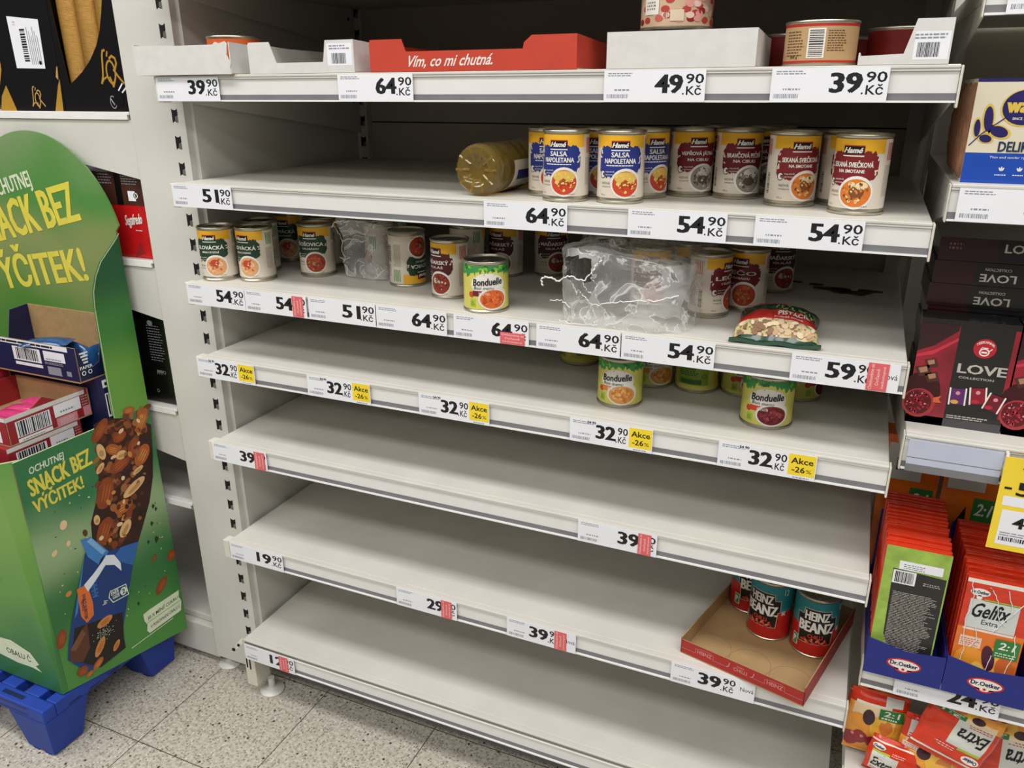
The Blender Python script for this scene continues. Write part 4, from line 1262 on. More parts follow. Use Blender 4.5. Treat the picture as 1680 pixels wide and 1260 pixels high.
# loose flakes
for i in range(70):
    y, z = rg.uniform(-.215, .075), rg.uniform(.20, .56)
    d.k = 1
    d.ell(y, z, rg.uniform(.0012, .0035), rg.uniform(.0008, .0018), rg.choice((PALE, NUT, '#5a3420', '#20351a', '#20351a', PALE)), rg.uniform(0, 3), 6)
for (y, z, a, b, key) in ((-.172, .507, .011, .009, NUT), (-.205, .457, .008, .006, NUT), (-.17, .462, .007, .005, NUT), (-.128, .465, .009, .006, '#5a3420'), (-.125, .405, .010, .004, '#5a3420'), (-.055, .57, .007, .006, NUT), (-.195, .352, .006, .008, '#c98545')):
    d.k = 2; d.ell(y, z, a, b, key, rg.uniform(0, 2), 8)
# the bar: chocolate mass
d.k = 3
d.poly([(-.052, .625), (-.058, .690), (-.03, .695), (.03, .672), (.086, .636), (.078, .57), (.066, .51), (.045, .455), (.012, .40), (-.006, .372), (-.085, .385), (-.116, .435), (-.110, .480), (-.088, .520), (-.072, .565)], CHOC)
def almond(y, z, L, wd, rot, k, key=ALM):
    d.k = k
    d.ell(y, z, L, wd, key, rot, 16)
    d.k = k + 1
    for q in (-.45, -.1, .25):
        d.ell(y - math.sin(rot) * wd * q, z + math.cos(rot) * wd * q, L * .62, wd * .10, '#c98545' if key == ALM else ALM, rot, 8)
r3 = random.Random(77)
for i in range(170):
    t_ = r3.random()
    y0_ = (-.070 + (.055 if t_ > .5 else .10 * t_) * 0) + .055 * t_ - .03 * (1 - t_)
    y, z = y0_ - .012 + r3.uniform(-.02, .115) * (.75 + .25 * t_), .395 + .285 * t_
    if not (-.105 + .05 * t_ < y < .010 + .085 * t_):
        continue
    d.k = 4 + r3.random() * .9
    d.ell(y, z, r3.uniform(.006, .014), r3.uniform(.005, .009), r3.choice(('#6a3a1c', '#8a4f26', '#54270f', '#9a6234', '#43200f', '#7a3a18')), r3.uniform(0, 3), 10)
for a in ((-.062, .530, .036, .021, 1.15), (-.081, .445, .032, .020, 1.0), (-.012, .580, .030, .017, .3), (.030, .600, .024, .016, 1.2), (-.045, .672, .030, .013, .75), (.062, .655, .030, .015, .95), (.048, .575, .027, .018, .8), (-.026, .478, .022, .016, .1), (.0, .640, .018, .012, .2), (-.022, .618, .02, .012, -.6), (.035, .690, .016, .008, -.2)):
    almond(*a, 5, ALM if rg.random() < .6 else ALM2)
for (y, z, a, b, rot) in ((.012, .510, .034, .012, .35), (-.030, .425, .022, .013, .8), (-.052, .625, .010, .020, .2), (-.005, .598, .014, .010, 0), (.03, .545, .016, .006, .3), (-.062, .590, .014, .007, .7), (-.095, .480, .008, .012, 0)):
    d.k = 7; d.ell(y, z, a, b, '#d9b07a', rot, 14); d.k = 8; d.ell(y, z - b * .2, a * .6, b * .4, '#b98a54', rot, 10)
for i in range(46):
    y, z = rg.uniform(-.07, .05), rg.uniform(.41, .67)
    d.k = 7; d.ell(y + (z - .53) * .25, z, rg.uniform(.004, .009), rg.uniform(.003, .006), rg.choice((NUT, '#8a5a3a', '#c98545', '#5a2a16', CHOC, '#5a2a16')), rg.uniform(0, 3), 8)
# wrapper
d.k = 10
d.poly([(-.118, .440), (-.092, .398), (-.05, .388), (-.004, .377), (-.03, .328), (-.052, .278), (-.078, .213), (-.098, .165), (-.090, .140), (-.160, .136), (-.196, .150), (-.232, .206), (-.222, .240), (-.202, .290), (-.172, .350), (-.140, .420)], BLUE)
d.k = 11
d.poly([(-.200, .268), (-.080, .232), (-.09, .165), (-.09, .14), (-.16, .136), (-.225, .2)], '#1b1514')
d.poly([(-.140, .420), (-.150, .395), (-.185, .3), (-.195, .29), (-.172, .350)], '#3f7fc0'); d.poly([(-.03, .328), (-.004, .377), (-.05, .388), (-.08, .372)], '#2f62a8')
d.k = 12
d.poly([(-.142, .455), (-.118, .450), (-.083, .395), (-.112, .376), (-.135, .41)], '#3f7fc0'); d.k = 13; d.poly([(-.130, .445), (-.118, .448), (-.09, .40), (-.10, .396)], '#7fb0dc'); d.ell(-.102, .383, .012, .006, '#15204a', .6)
d.k = 14
d.poly([(-.158, .352), (-.130, .365), (-.104, .380), (-.092, .390), (-.072, .380), (-.060, .352), (-.062, .332), (-.076, .356), (-.098, .368), (-.12, .352), (-.152, .332)], '#dfe6ee')
d.k = 12
d.poly([(-.176, .352), (-.150, .350), (-.146, .30), (-.150, .270), (-.170, .262), (-.180, .285)], '#d9702f'); d.k = 13
d.text('SOURCE OF PROTEIN', -.196, .298, -.136, .306, '#15204a', .02, rot=-96); d.text('10g NUTS', -.184, .304, -.158, .312, '#15204a', .02, rot=-96)
d.text('AHHH', -.155, .318, -.117, .334, '#3f7fc0', .01, rot=86)
q = [(-.106, .288), (-.100, .300), (-.058, .294), (-.056, .266), (-.098, .270), (-.106, .288)]
d.line(q, .0022, PALE); d.text('ENER', -.099, .287, -.078, .296, PALE, .02, rot=-4); d.text('GIZE', -.097, .276, -.078, .285, PALE, .02, rot=-4); d.ell(-.067, .281, .009, .010, PALE, 0, 14); d.k = 14; d.text('2', -.071, .275, -.063, .287, BLUE, .03)
d.k = 13; d.text('by', -.122, .275, -.112, .290, PALE, .01, rot=80)
almond(-.128, .238, .021, .010, .1, 13, '#c98545'); almond(-.152, .186, .024, .010, .9, 13, '#c98545')
for i in range(70):
    d.k = 13; d.ell(rg.gauss(-.135, .012), rg.gauss(.214, .007), .0011, .0008, PALE, 0, 5)
d.k = 12; d.poly([(-.222, .225), (-.185, .255), (-.170, .262), (-.176, .20), (-.20, .178), (-.228, .2)], '#5a3420'); d.k = 13; d.poly([(-.222, .225), (-.185, .255), (-.178, .24), (-.21, .215)], '#7a4c34')
almond(-.234, .262, .022, .012, 1.2, 5, ALM2); almond(-.205, .158, .014, .012, 0, 14, ALM2); almond(-.165, .150, .016, .009, .5, 14, ALM); almond(-.112, .162, .014, .007, .8, 14, '#c98545'); almond(-.19, .14, .01, .006, .2, 14, ALM)
almond(.036, .232, .024, .012, .75, 5, ALM2); almond(.078, .292, .014, .012, 1.3, 5, ALM2); almond(.03, .312, .010, .005, .8, 5, ALM2); almond(-.088, .205, .010, .006, .6, 5, '#c98545')
for (y, z, s_) in ((.045, .355, .010), (.022, .36, .006), (.052, .44, .007), (.058, .43, .006), (.04, .40, .007), (-.035, .225, .006)):
    d.k = 5; d.poly([(y, z + s_), (y + s_ * .8, z), (y - s_ * .2, z - s_ * .9), (y - s_ * .5, z + s_ * .2)], '#20351a')
# note
d.k = 5
d.poly([(-.028, .190), (-.01, .192), (.082, .190), (.078, .172), (.084, .158), (.078, .132), (-.02, .132), (-.026, .142), (-.022, .158), (-.028, .172)], PALE)
d.k = 6; d.line([(-.022, .162), (.082, .160)], .0012, 'green_side')
d.text('50 X MÉNĚ CUKRU', -.018, .168, .074, .180, 'print_black', .01, shear=.2, rot=1); d.text('V POROVNÁNÍ OBALU S', -.014, .142, .076, .153, 'print_black', .005, shear=.2, rot=1)
d.lines(-.075, .126, .08, .129, PALE, 1, .7)
mb.build('side_panel', disp)
# chamfered front corner and the front panel
mb = MB()
B2, B1 = (-.270, -.246, .133), (-.272, -.258, .133)
mb.face([W2(*B1), W2(*B2), W2(A2[0], A2[1], .681), W2(A1[0], A1[1], .681)], 'green_front')
mb.face([W2(B1[0] - T_, B1[1] + T_, B1[2]), W2(B2[0] - T_, B2[1] + T_, B2[2]), W2(A2[0] - T_, A2[1] + T_, .681), W2(A1[0] - T_, A1[1] + T_, .681)][::-1], 'board_kraft')
mb.face([W2(A1[0], A1[1], .681), W2(A2[0], A2[1], .681), W2(A2[0] - T_, A2[1] + T_, .681), W2(A1[0] - T_, A1[1] + T_, .681)], 'card_edge')
mb.build('corner_panel', disp)
mb = MB()
fr = [(-.86, -.258, .133), (-.272, -.258, .133), (-.296, -.272, .681), (-.86, -.272, .681)]
mb.extrude([W2(*p) for p in fr], (0, T_, 0), 'green_front')
d = Ink(mb, lambda u, v, l: Vector(W2(u, -.258 - .014 * (v - .133) / .548 - .0003 - l, v)), eps=1.6e-4)
d.poly([(-.46, .232), (-.40, .238), (-.345, .222), (-.325, .196), (-.338, .188), (-.322, .176), (-.352, .180), (-.40, .178), (-.46, .185)], PALE); d.k = 2
d.text('OBALU Č.', -.425, .196, -.345, .216, 'print_black', .005, rot=-3)
d.k = 1; d.poly([(-.50, .56), (-.43, .44), (-.37, .40), (-.44, .41), (-.52, .40)], '#3a3a40')
mb.build('front_panel', disp)
mb = MB(); mb.extrude([W2(-.86, -.258, .133), W2(-.86, .045, .133), W2(-.86, .045, .681), W2(-.86, -.272, .681)], (T_, 0, 0), 'green_side'); mb.build('side_panel', disp)
mb = MB(); mb.box(*W2(-.856, -.24, .134), *W2(-.278, .044, .139), 'board_kraft'); mb.build('floor_board', disp)
# wing: side panel continues upwards at the back with a curved front edge
mb = MB()
wing = [(.0885, .6812), (.0885, 1.072), (.080, 1.062), (.058, 1.043), (.034, 1.022), (.016, .995), (.004, .965), (.0, .935), (-.001, .88), (-.003, .80), (-.004, .7), (-.003, .6812)]
mb.extrude([tuple(sidefn(y, z, -.0042)) for y, z in wing], tuple(sidefn(0, .8, 0) - sidefn(0, .8, -.004)), 'green_wing')
d = Ink(mb, sidefn, eps=2e-4); d.line(wing[1:], .0022, 'card_edge')
mb.build('side_wing', disp)
# header with a round top
mb = MB()
HK = .9640
def hx(x):
    return 1.168 + (x - 1.168) * HK
def hz(z):
    return 1.351 + (z - 1.351) * HK
hd = [(-.86, .139), (-.236, .139), (-.232, 1.084)]
cx, cz, rx, rz = -.505, 1.02, .240, .256
for i in range(3, 33):
    a = PI * i / 36
    hd.append((hx(cx + rx * math.cos(a)), hz(cz + rz * math.sin(a))))
hd += [(-.74, 1.07), (-.86, 1.0)]
mb.extrude([W2(x, .0460, z) for x, z in hd], (0, T_, 0), 'green_head')
d = Ink(mb, lambda u, v, l: Vector(W2(hx(u), .0460 - .0003 - l, hz(v))), eps=2e-4)
d.text('OCHUTNEJ', -.660, 1.132, -.515, 1.177, PALE, .025, rot=13)
d.text('SNACK BEZ', -.745, 1.050, -.385, 1.135, LIME, .03, rot=13)
d.text('VÝČITEK!', -.745, .930, -.398, 1.030, LIME, .03, rot=9)
mb.build('header', disp)

# pallet
pal = thing('plastic_pallet', 'small blue plastic pallet under the green display stand', 'pallet', (-.27, -.09, 0))
mb = MB()
x0, x1, y0, y1 = -.605, .002, -.222, .133
mb.box(x0, y0, .098, x1, y0 + .03, .130, 'pallet_blue'); mb.box(x0, y1 - .03, .098, x1, y1, .130, 'pallet_blue')
mb.box(x1 - .03, y0 + .03, .098, x1, y1 - .03, .130, 'pallet_blue'); mb.box(x0, y0 + .03, .098, x0 + .03, y1 - .03, .130, 'pallet_blue')
for i in range(7):
    xx = x0 + .06 + i * .075
    mb.box(xx, y0 + .03, .104, xx + .045, y1 - .03, .1285, 'pallet_blue')
mb.box(x0 + .03, -.04, .100, x1 - .03, .0, .112, 'pallet_blue')
d = Ink(mb, front(0, y0, 0), eps=4e-4); 
d.rect(x1 - .35, .104, x1 - .05, .108, '#15204a'); d.rect(x1 - .35, .120, x1 - .05, .124, '#15204a')
d = Ink(mb, top(0, 0, .130), eps=4e-4); d.rect(x1 - .14, y0 + .010, x1 - .075, y0 + .020, '#15204a'); d.rect(x1 - .24, y0 + .010, x1 - .18, y0 + .020, '#15204a')
d = Ink(mb, right(x1, 0, 0), eps=4e-4)
for i in range(5):
    d.rect(y0 + .06 + i * .05, .102, y0 + .09 + i * .05, .106, '#15204a')
mb.build('deck', pal, .003)
mat('pallet_blue2', '#1a3a98', .5, var=.08)
for fx, fy in ((x1, y0), (x1, y1), (x0, y0), (x0, y1), (x1 - .30, y0), (x1 - .30, y1)):
    mb = MB()
    sx = -1 if fx > x0 + .05 else 1; sy = 1 if fy < 0 else -1
    if abs(fx - (x1 - .30)) < 1e-6:
        xa, xb, xc, xd = fx - .055, fx + .055, fx - .042, fx + .042
    else:
        xa, xb = fx, fx + sx * .115; xc, xd = fx + sx * .008, fx + sx * .090
    ya, yb, yc, yd = fy, fy + sy * .105, fy + sy * .008, fy + sy * .080
    mb.hexa([(xc, yc, .004), (xd, yc, .004), (xd, yd, .004), (xc, yd, .004), (xa, ya, .0985), (xb, ya, .0985), (xb, yb, .0985), (xa, yb, .0985)], 'pallet_blue2')
    for q in (.15, .6):
        mb.box(xc + (xd - xc) * q, min(yc, yd), .0, xc + (xd - xc) * (q + .25), max(yc, yd), .0042, 'pallet_blue2')
    mb.build('foot', pal, .004)
    
# cartons of bars inside the display
mat('carton_navy', '#161c46', .5, var=.05); mat('carton_red', '#93202a', .5, var=.05); mat('carton_pink', '#d98a94', .5)
mat('wrap_blue', '#1f4a80', .25, var=.25, coat=.5, bump=.3, bscale=50); mat('wrap_pink', '#cf3f78', .25, var=.2, coat=.5)
KK = .9735
def near(x, y, z):
    return (1.168 + (x - 1.168) * KK, -1.1233 + (y + 1.1233) * KK, z if z < .2 else 1.351 + (z - 1.351) * KK)
def bar_tray(name, label, x0, y0, x1, y1, z, h, key, ink_front=None, ink_right=None, side_cut=.45, back_h=1.25, rz=0.0):
    (x0, y0, z), (x1, y1, _) = near(x0, y0, z), near(x1, y1, z + .0003)
    z = _
    h *= KK
    t = thing(name, label, 'bar carton', (x1, y0, z), rz)
    wx, wy = x1 - x0, y1 - y0
    mb = MB(); mb.box(-wx, 0, 0, 0, wy, .003, 'board_kraft'); mb.build('base', t)
    mb = MB(); mb.box(-wx, 0, .0031, 0, .0015, h, key); mb.box(-wx, .0015, .0031, 0, .003, h, 'board_kraft')
    if ink_front:
        ink_front(Ink(mb, front(-wx, 0, 0), eps=2e-4), wx, h)
    mb.build('front_wall', t)
    mb = MB(); mb.box(-wx, wy - .003, .0031, 0, wy, h * back_h, 'board_kraft'); mb.build('back_wall', t)
    for xx in (-.003, -wx):
        mb = MB()
        pr_ = [(.003, .0031), (wy - .003, .0031), (wy - .003, h * back_h), (wy * .62, h * back_h * .97), (wy * .45, h * side_cut * 1.4), (wy * .25, h * side_cut), (.012, h * .97), (.003, h)]
        if side_cut >= 1:
            pr_ = [(.003, .0031), (wy - .003, .0031), (wy - .003, h * back_h), (.003, h)]
        mb.extrude([(xx, a, b) for a, b in pr_], (.003, 0, 0), key)
        mb.extrude([(xx - .0004 if xx < -.01 else xx - .0006, a, b) for a, b in pr_], (.0003, 0, 0), 'board_kraft')
        if ink_right and xx > -.01:
            ink_right(Ink(mb, right(0, 0, 0), eps=2e-4), wy, h)
        mb.build('side_wall', t)
    return t
def navy_front(d, w_, h):
    d.rect(0, h * .86, w_ - .02, h, 'paper'); d.k = 2; d.lines(.03, h * .895, w_ - .05, h * .96, 'print_black', 1, .9); d.k = 1
    d.rect(w_ - .19, h * .40, w_ - .105, h * .80, 'paper'); d.k = 2; d.bars(w_ - .18, h * .44, w_ - .112, h * .77, 'print_black', 16); d.k = 1
    d.rect(w_ - .188, h * .26, w_ - .104, h * .35, 'paper'); d.rect(w_ - .095, h * .52, w_ - .032, h * .80, 'paper'); d.rect(w_ - .09, h * .12, w_ - .05, h * .36, 'print_grey'); d.rect(w_ - .034, h * .16, w_ - .02, h * .3, 'print_grey')
    d.k = 2; d.lines(w_ - .09, h * .56, w_ - .04, h * .62, 'print_grey', 1); d.k = 1; d.lines(w_ - .095, h * .42, w_ - .04, h * .5, 'print_grey', 2)
def navy_right(d, w_, h):
    for i in range(4):
        d.rect(.010 + .002 * i, h * (.78 - i * .09), .030 - .001 * i, h * (.83 - i * .09), 'paper')
    d.text('PAPER', .006, h * .36, .036, h * .45, 'paper', .02); d.ring(.013, h * .25, .005, .005, .0018, 'paper', 10); d.ring(.028, h * .25, .005, .005, .0018, 'paper', 10)
# rubble of full cartons that carries the visible ones
def plain_carton(label, x0, y0, z0, x1, y1, z1, key, draws=(), grp_=None):
    (x0, y0, z0), (x1, y1, z1) = near(x0, y0, z0), near(x1, y1, z1)
    return box_thing('bar_carton', label, 'bar carton', x0, y0, z0, x1, y1, z1, key, draws, grp_)
FB = .1395
def low_navy(pm, x0, y0, x1, y1, h):
    d = Ink(pm, right(x1, y0, 0), eps=3e-4); w_ = y1 - y0
    d.rect(.0, h * .85, w_, h * .99, 'paper'); d.k = 2; d.lines(.005, h * .885, w_, h * .95, 'print_black', 1, .9); d.k = 1
    d.rect(w_ * .02, h * .30, w_ * .98, h * .74, 'paper'); d.k = 2; d.bars(w_ * .05, h * .34, w_ * .95, h * .72, 'print_black', 18); d.k = 1
    d.rect(w_ * .02, h * .16, w_ * .9, h * .24, 'print_grey')
plain_carton('navy bar carton with a white top stripe and barcode under the open navy carton', -.60, -.010, .646, -.287, .075, .770, 'carton_navy', [low_navy])
plain_carton('hidden bar carton low in the green display, under the navy cartons', -.60, -.010, FB, -.287, .075, .6455, 'carton_navy')
cn = bar_tray('bar_carton', 'open navy bar carton with barcode labels and blue wrapped bars, back of the display', -.600, -.046, -.306, .078, .7705, .078, 'carton_navy', navy_front, navy_right, .30, 1.5)
def bar_pack(label, x, y, z, L, wd, th, rz, key, txt=None, grp_=None, pitch=0.0):
    x, y, z = near(x, y, z + .0006)
    t = thing('snack_bar', label, 'snack bar', (x, y, z), rz, grp_)
    mb = MB()
    def P(u, v):
        a = 2 * PI * v
        e = math.sin(PI * min(1, max(0, (u - .06) / .88))) ** .35 if .06 < u < .94 else 0.02
        return Vector(((u - .5) * L, wd / 2 * math.cos(a) * (1 if e > .1 else 1.0), th / 2 + th / 2 * math.sin(a) * e))
    mb.grid(P, 16, 12, key)
    if txt:
        d = Ink(mb, front(0, -wd / 2 - .0006, 0), eps=2e-4)
        d.text(txt, -L * .1, th * .2, L * .38, th * .75, PALE, .04, shear=.3)
    mb.build('wrapper', t)
    t.rotation_euler[0] = pitch
    return t
bar_pack('blue wrapped bar across the right end of the navy carton, white lettering outwards', -.3195, .018, .7745, .095, .018, .062, PI / 2, 'wrap_blue', 'YES!')
for i in range(3):
    bar_pack('blue wrapped bar lying in the navy carton, ' + ('nearest its front wall', 'in the middle', 'nearest its rear wall')[i], -.420, -.026 + i * .028, .7745, .15, .024, .056, 0, 'wrap_blue')
bar_pack('blue and white wrapped bar sticking up in the navy carton', -.43, -.014, .8265, .10, .05, .022, .5, 'wrap_blue')
def red_front(d, w_, h):
    d.rect(0, h * .86, w_, h, 'board_white')
    d.rect(w_ - .10, h * .10, w_ - .02, h * .78, 'paper'); d.k = 2; d.bars(w_ - .095, h * .24, w_ - .03, h * .75, 'print_black', 14); d.k = 1
def red_right(d, w_, h):
    d.rect(0, h * .84, w_ * .95, h * .995, 'board_white')
    d.rect(w_ * .10, h * .03, w_ * .50, h * .16, 'paper'); d.rect(w_ * .10, h * .20, w_ * .50, h * .76, 'paper'); d.k = 2; d.bars(w_ * .12, h * .22, w_ * .48, h * .74, 'print_black', 16); d.lines(w_ * .15, h * .06, w_ * .45, h * .12, 'print_grey', 1); d.k = 1
    d.rect(w_ * .55, h * .38, w_ * .88, h * .82, 'paper'); d.rect(w_ * .56, h * .02, w_ * .82, h * .34, 'carton_pink'); d.rect(w_ * .9, h * .05, w_ * .99, h * .4, 'carton_pink')
    d.k = 2; d.lines(w_ * .62, h * .5, w_ * .8, h * .6, 'print_grey', 1); d.lines(w_ * .9, h * .45, w_ * .98, h * .85, 'board_white', 4, .4); d.lines(w_ * .6, h * .06, w_ * .8, h * .3, 'board_white', 4, .4)
def red_low(pm, x0, y0, x1, y1, h):
    red_right(Ink(pm, right(x1, y0, 0), eps=3e-4), y1 - y0, h)
plain_carton('hidden red bar carton low in the green display, at the front', -.56, -.225, FB, -.334, -.045, .6235, 'carton_red')
plain_carton('red bar carton with pink side labels under the open red carton', -.56, -.215, .624, -.331, -.045, .6845, 'carton_red', [red_low])
cr_ = bar_tray('bar_carton', 'open red bar carton with pink wrapped bars, front of the display', -.56, -.205, -.331, -.014, .685, .062, 'carton_red', red_front, red_right, .9, 1.0, .0)
for i in range(5):
    bar_pack('pink wrapped bar lying in the open red carton, %s' % ('nearest its front wall', 'second from its front wall', 'in its middle', 'second from its rear wall', 'nearest its rear wall')[i], -.42 - .004 * i, -.182 + i * .034, .689 + .001 * i, .13, .033, .022, (-.1, .12, 0, .15, -.05)[i], 'wrap_pink')
def kraft_wall(pm, x0, y0, x1, y1, h):
    d = Ink(pm, top(x0, y0, h), eps=3e-4); d.lines(.01, .001, x1 - x0, .003, 'board_white', 1)
bar_tray('bar_carton', 'second open carton left of the red one, brown inside, cut off by the frame', -.70, -.15, -.568, -.02, .685, .10, 'carton_red', None, None, 1, 1.0)
plain_carton('hidden carton under the brown carton at the left frame edge', -.70, -.15, FB, -.568, -.02, .6845, 'carton_red')

# ------------------------------------------------------------ unit to the right
XR = 1.2605
XE = 2.05
RZ = [1.475, 1.243, .9095, .529, .305]
shelf('metal_shelf', 'white shelf at the top right corner, its rail and label just in view', XR + .003, XE, RZ[0], depth=.528, lip=.045)
shelf('metal_shelf', 'white right-hand shelf under the blue and cream crispbread pack', XR + .003, XE, RZ[1], depth=.528, lip=.045)
shelf('metal_shelf', 'white right-hand shelf under the dark tea boxes, blank clear rail', XR + .003, XE, RZ[2], depth=.528, lip=.052)
shelf('metal_shelf', 'right-hand shelf under the blue trays of baking sachets', XR + .003, XE, RZ[3], depth=.528, lip=.045)
shelf('metal_shelf', 'lowest right-hand shelf carrying the jumbled gelling sugar bags', XR + .003, XE, RZ[4], depth=.528, lip=.045)
t = thing('shelving_unit', 'dark back of the right-hand shelving unit behind the crispbread and tea', 'shelving', (0, 0, 0))
mb = MB(); mb.box(XR, .55, .02, XE, .562, 2.0, 'back_white'); mb.build('back_panel', t)
mb = MB(); mb.box(XR + .003, .53, .02, XR + .03, .549, 2.0, 'panel_white'); mb.build('rear_upright', t)
price_label(XR + .024, XR + .164, RZ[0], '39', 'price label at the top right corner, only its barcode end in view', lip=.045)
price_label(XR + .012, XR + .152, RZ[1], '54', 'price label below the crispbread pack', lip=.045)
price_label(1.309, 1.449, RZ[3], '24', 'price label 24,90 partly covered by the blue sachet trays', lip=.045)
# clear shelf-strip on the tea shelf
mat('strip_blue', '#b9bfd2', .15, var=.03, coat=.6)
mb = MB(); mb.box(XR + .008, -.0035, RZ[2] - .052, 1.381, -.0005, RZ[2] - .006, 'strip_blue'); d = Ink(mb, front(0, -.0035, 0), eps=2e-4); d.rect(XR + .008, RZ[2] - .0315, 1.381, RZ[2] - .0305, 'rail_grey'); d.rect(XR + .008, RZ[2] - .052, 1.381, RZ[2] - .041, 'rail_grey')
tag(mb.build('label_strip'), 'empty bluish clear label strip on the tea shelf rail', 'label strip')
# yellow hanging offer card
mat('offer_yellow', '#f0d23a', .5, var=.03)
t = thing('offer_card', 'yellow offer card hanging from the tea shelf at the right edge', 'offer card', (1.382, -.012, .768))
mb = MB(); mb.box(0, 0, 0, .115, .0012, .135, 'offer_yellow')
d = Ink(mb, front(0, 0, 0), eps=2e-4)
d.rect(.007, .066, .108, .080, 'paper'); d.rect(.009, .008, .108, .060, 'paper'); d.k = 2
d.text('V AKCI', .021, .112, .10, .122, 'print_black', .02); d.text('-', .006, .090, .014, .093, 'print_black', .03); d.text('50%', .020, .082, .085, .102, 'print_black', .03)
d.text('49,90', .024, .032, .085, .051, 'print_black', .03); d.bars(.012, .014, .06, .020, 'print_black', 24); d.lines(.012, .022, .1, .029, 'print_grey', 2, .4)
mb.build('card', t)
mb = MB(); mb.box(0.0, .0013, .115, .0035, .0095, .139, 'rail_clear'); mb.build('clip', t)

# crispbread
mat('wasa_cream', '#d9d0b8', .4, var=.03); mat('wasa_blue', '#1f49a8', .35, var=.04); mat('wasa_navy', '#241f5e', .4); mat('wasa_gold', '#d8b84a', .4)
mat('crisp_brown', '#8a6248', .6, var=.25, scale=60, bump=.5, stretch=(1, 6, 1))
def wasa_front(pm, x0, y0, x1, y1, h):
    d = Ink(pm, front(x0, y0, 0), eps=2e-4); w_ = x1 - x0
    d.rect(0, 0, w_, .0355, 'wasa_blue'); d.rect(0, h * .97, w_, h, 'wasa_navy'); d.k = 2
    base = d.fn
    d.fn = lambda u, v, l: base(u * .79, v, l)
    for (cx, cy, a, b, r) in ((.023, .0745, .0062, .0145, .12), (.040, .0600, .0125, .0062, -.22), (.0235, .0520, .0085, .0045, -.15), (.010, .0640, .0042, .0100, .1)):
        d.k = 2; d.ell(cx, cy, a * 1.32, b * 1.22, 'wasa_gold', r, 18); d.k = 3; d.ell(cx, cy, a, b, 'wasa_navy', r, 18)
    d.k = 3; d.line([(.003, .044), (.018, .058), (.045, .076)], .0013, 'wasa_navy')
    d.k = 2; d.ell(.0675, .087, .0312, .0212, 'wasa_gold', 0, 28); d.k = 3; d.ell(.068, .0875, .0295, .0198, 'wasa_navy', 0, 28); d.k = 4
    d.text('wasa', .0445, .0815, .0915, .0935, 'wasa_gold', .06); d.text('SINCE 1919', .054, .0735, .078, .0765, WHITE, .01)
    for i in range(4):
        d.ell(.072 + i * .0045, .0975 + .001 * i, .0011, .0028, 'wasa_gold', -.3)
    d.k = 3; d.text('DELIKATESS', .043, .0370, .124, .0490, '#1c2f4f', .03)
    d.text('Thin and tender rye crispbread', .034, .0285, .112, .0320, WHITE, .0)
    for x in (.053, .077):
        for q in (-.8, 0, .8):
            d.ell(x + q * .0026, .0165 + .001 * (1 - abs(q)), .0011, .0026, WHITE, -q * .8, 8)
        d.lines(x - .008, .0095, x + .008, .0115, WHITE, 1)
for i in range(3):
    y = .022 + i * .062
    t = box_thing('crispbread_pack', ('crispbread pack with blue and cream front, foremost on its shelf', 'crispbread pack directly behind the foremost one, only its brown end in view', 'third crispbread pack, deepest in the row at the right')[i], 'crispbread pack', 1.2725, y, RZ[1] + .0002, 1.455, y + .058, RZ[1] + .120, 'wasa_cream', [wasa_front])
    mb = MB()
    def E_(u, v):
        p = Vector((-.09125 - .0105, .0285 - u * .057, .003 + v * .113))
        k = math.sin(PI * u) ** .5 * math.sin(PI * v) ** .4
        p.x += (1 - k) * .011 + .0016 * noise.noise(Vector((u * 7, v * 16, i)))
        return p
    mb.grid(E_, 12, 20, 'crisp_brown')
    mb.build('clear_end', t)

